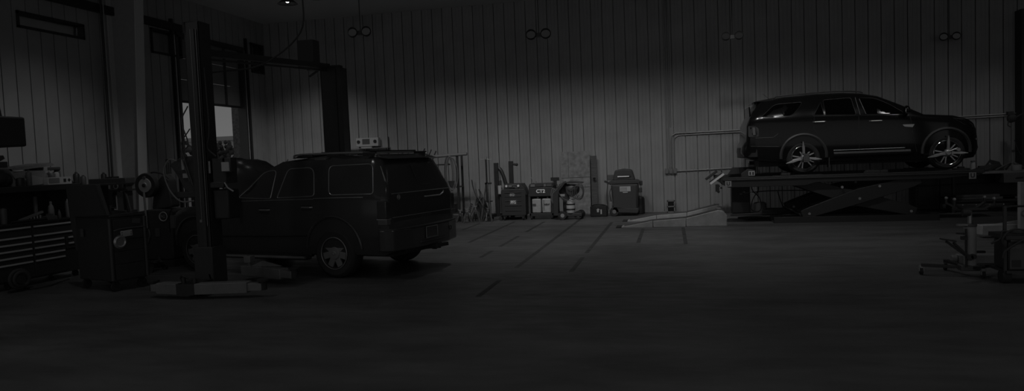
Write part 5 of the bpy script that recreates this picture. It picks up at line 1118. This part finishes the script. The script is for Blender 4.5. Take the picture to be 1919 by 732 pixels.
for k, (x, s_, lab) in enumerate([(6.62,.16,'dark tool case left of the spray bottle on the bench'), (7.05,.14,'dark low case right of the spray bottle')]):
    o = MB().prism(rrect(-s_,s_,0,.09,.02),'y',-.1,.1).bx(-s_*.4,s_*.4,-.06,.06,.09,.13).build('tool_case', M['matt'], None, loc=(x,18.62,.887), bev=.01); tag(o, lab, 'case', 'cases on the right workbench')
o = MB().prism([(-.28,0),(.20,0),(.10,.20),(-.10,.26)], 'y', -.02, .0).build('leaning_sheet', M['dsteel'], None, loc=(7.45,18.95,.887)); tag(o, 'dark pointed panel leaning behind the instrument stand', 'sheet')
t = thing('instrument_stand', 'pale tripod stand with dark instrument head on the right workbench', 'stand', (7.75, 18.75, .887))
MB().cyl((0,0,.16),(0,0,1.12),.035).build('pole', M['mid'], t); MB().bx(-.03,.03,-.045,-.035,.42,.47).build('clamp', M['matt'], t)
for a in (PI*.95,PI*1.6,PI*.1,PI*.55): MB().cyl((0,0,.20),(.34*math.cos(a),.22*math.sin(a),.015),.02).build('leg', M['grey'], t)
MB().sph((-.02,0,1.20),.10,(1,.7,1.1)).box(-.05,0,1.32,.12,.1,.08).bar((.0,0,1.18),(.26,-.05,1.34),.03).build('head', M['matt'], t); MB().tube([V(-.08,-.06,1.2),V(-.12,-.06,1.05),V(-.06,-.06,1.0)],.012,sm=3).tube([V(.02,-.05,.7),V(.12,-.06,.4),V(.35,-.05,.15)],.008,sm=4).build('cable', M['matt'], t)
o = MB().sph((0,0,.08),.08,(1.4,1,1)).cyl((.05,0,.08),(.10,0,.22),.03).build('grease_gun', M['matt'], None, loc=(8.15,18.6,.887)); tag(o, 'small dark tool heap at the right end of the workbench', 'tool')
o = MB().bx(-.26,.26,-.2,.2,0,.82).bx(-.2,.2,-.21,-.2,.1,.7).build('cabinet', M['dsteel'], None, loc=(6.02,19.2,0), bev=.008); tag(o, 'dark low cabinet against the back wall right of the scissor arms', 'cabinet')
# ------------------------------------------------------------------ right foreground: transmission jack
tj = thing('transmission_jack', 'grey pillar transmission jack on four casters with dark saddle', 'transmission jack', (3.49, 9.55, 0))
MB().cyl((0,0,.10),(0,0,.60),.068,n=28).build('cylinder', M['tag'], tj); MB().lathe([(.068,.60),(.075,.605),(.075,.63),(.03,.64)],n=26).build('collar', M['grey'], tj); MB().cyl((0,0,.62),(0,0,.80),.026,n=18).build('ram', M['steel'], tj)
MB().bx(-.15,-.0,-.06,.0,.615,.635).build('top_bracket', M['tag'], tj)
sd = MB().bx(-.16,.16,-.10,.10,.80,.825).build('saddle', M['dsteel'], tj, bev=.004)
for x, y in ((-.2,-.13),(.2,-.13),(-.2,.13),(.2,.13)):
    a_ = MB().bar((x*.5,y*.6,.81),(x*1.05,y,.88),.035,.02).cyl((x*1.05,y,.86),(x*1.05,y,.93),.014).build('saddle_arm', M['dsteel'], sd); MB().sph((x*1.05,y,.94),.02).build('knob', M['steel'], a_)
MB().cyl((-.13,-.14,.78),(-.05,-.14,.78),.04).build('adjuster', M['matt'], sd)
for x, y, nm in ((-.50,.12,0),(.08,-.16,0),(.46,.14,0),(-.12,.45,0)):
    lg_ = MB().bar((x*.08,y*.08,.105),(x,y,.12),.055,.035).build('leg', M['dsteel'], tj, bev=.004)
    MB().cyl((x-.014,y,.045),(x+.014,y,.045),.045,n=18).build('caster', M['rubber'], lg_); MB().bx(x-.024,x+.024,y-.02,y+.02,.085,.115).bx(x-.026,x-.018,y-.02,y+.02,.04,.10).bx(x+.018,x+.026,y-.02,y+.02,.04,.10).build('fork', M['steel'], lg_)
MB().bx(-.12,.14,-.07,.07,.07,.14).build('hub_block', M['grey'], tj, bev=.01)
MB().bar((-.05,-.09,.24),(-.30,-.12,.44),.025).bar((-.02,-.09,.22),(-.22,-.12,.42),.025).bar((-.20,-.12,.44),(-.36,-.12,.47),.07,.015).cyl((-.04,-.12,.24),(-.04,-.06,.24),.035).cyl((.0,-.12,.25),(.0,-.06,.25),.03).build('foot_pedal', M['matt'], tj)
MB().cyl((-.07,-.08,.12),(-.07,-.08,.58),.012).bar((-.07,-.08,.52),(-.18,-.09,.53),.02).bx(-.12,-.06,-.1,-.04,.45,.49).build('release_rod', M['dsteel'], tj)
MB().bx(.06,.16,-.02,.02,.28,.305).build('side_handle', M['dsteel'], tj)
# battery charger / welder on its cart at the right edge
wc = thing('welder_cart', 'dark wheeled cart with a tall post and grey welding machine, right edge', 'cart', (3.84, 9.2, 0))
for x in (-.18,.62):
    MB().bx(x-.015,x+.015,-.165,-.135,.12,.57 if x > 0 else .88).build('post', M['black'], wc)
MB().bx(-.19,.64,-.20,.26,.50,.55).build('tray', M['black'], wc, bev=.006); MB().bx(-.18,.64,-.2,.26,.12,.15).build('base', M['black'], wc)
MB().tube([V(-.19,-.15,.86),V(-.10,-.15,.875),V(.6,-.15,.875)],.012).build('handle_bar', M['dsteel'], wc)
for x in (-.16,.5): MB().cyl((x-.045,-.1,.075),(x+.045,-.1,.075),.075,n=24).build('wheel', M['rubber'], wc)
ms = thing('welding_machine', 'grey welding machine with dark side grille standing in the wheeled cart', 'machine', (3.84, 9.2, .151))
MB().bx(-.155,.60,-.17,.2,0,.325).build('case', M['dsteel'], ms, bev=.01); pnl = MB().bx(-.14,.03,-.178,-.168,.02,.30).build('front_panel', M['grey'], ms); 
for z in (.255,.275): MB().bx(-.13,-.03,-.183,-.178,z,z+.008).build('print_line', M['mid'], pnl)
MB().bx(-.12,-.03,-.183,-.178,.04,.12).build('spec_label', M['dsteel'], pnl)
MB().bx(-.12,.5,-.15,.18,.325,.345).build('top_strip', M['mid'], ms)
mb = MB()
for i in range(8):
    for j in range(14): mb.bx(.05+i*.025,.063+i*.025,-.176,-.17,.03+j*.02,.04+j*.02)
mb.build('grille', M['mid'], ms)
mb = MB().tube([V(-.33,-.18,.46),V(-.24,-.2,.52),V(-.22,-.2,.60),V(-.05,-.2,.58),V(.25,-.2,.60)],.012,sm=5).tube([V(-.2,-.2,.42),V(-.23,-.22,.52),V(-.1,-.2,.62),V(.2,-.2,.57),V(.3,-.2,.64)],.012,sm=5).tube([V(-.23,-.22,.30),V(-.2,-.22,.38),V(-.05,-.2,.48),V(.1,-.2,.56)],.012,sm=5)
o = mb.build('welding_cables', M['matt'], None, loc=(3.84,9.2,0)); tag(o, 'tangle of dark cables draped over the cart top at the right edge', 'cable')
# second lift at the right: pale arm, pad and post
l2 = thing('vehicle_lift', 'pale lift arm and post of another lift, behind the cart on the right', 'car lift', (6.35, 13.4, 0))
MB().bar((-1.35,-.1,.13),(.2,.05,.13),.2,.17).build('arm', M['ramp'], l2, bev=.01); MB().bx(-.16,.16,-.16,.16,0,3.4).build('post', M['liftarm'], l2, bev=.01)
pc = MB().bx(-.85,-.73,-.35,-.25,.1,.92).build('arm_upright', M['ramp'], l2, bev=.01)
MB().ring((-.79,-.37,.42),.05,.012,(0,1,0),n=18).build('ring', M['mid'], pc); MB().prism([(-1.1,.22),(-.6,.30),(-.6,.22)], 'y', -.1, -.06).build('arm_rib', M['ramp'], l2)
MB().bx(-.3,.3,-.3,.3,0,.02).build('base_plate', M['liftarm'], l2)
o = MB().bx(-.30,.28,-.07,.07,0,.12).cyl((-.30,-.0,.06),(-.37,0,.06),.05).build('arm_section', M['liftarm'], None, loc=(4.0,10.55,0), bev=.012); tag(o, 'loose grey lift arm section on the floor behind the transmission jack', 'lift arm')
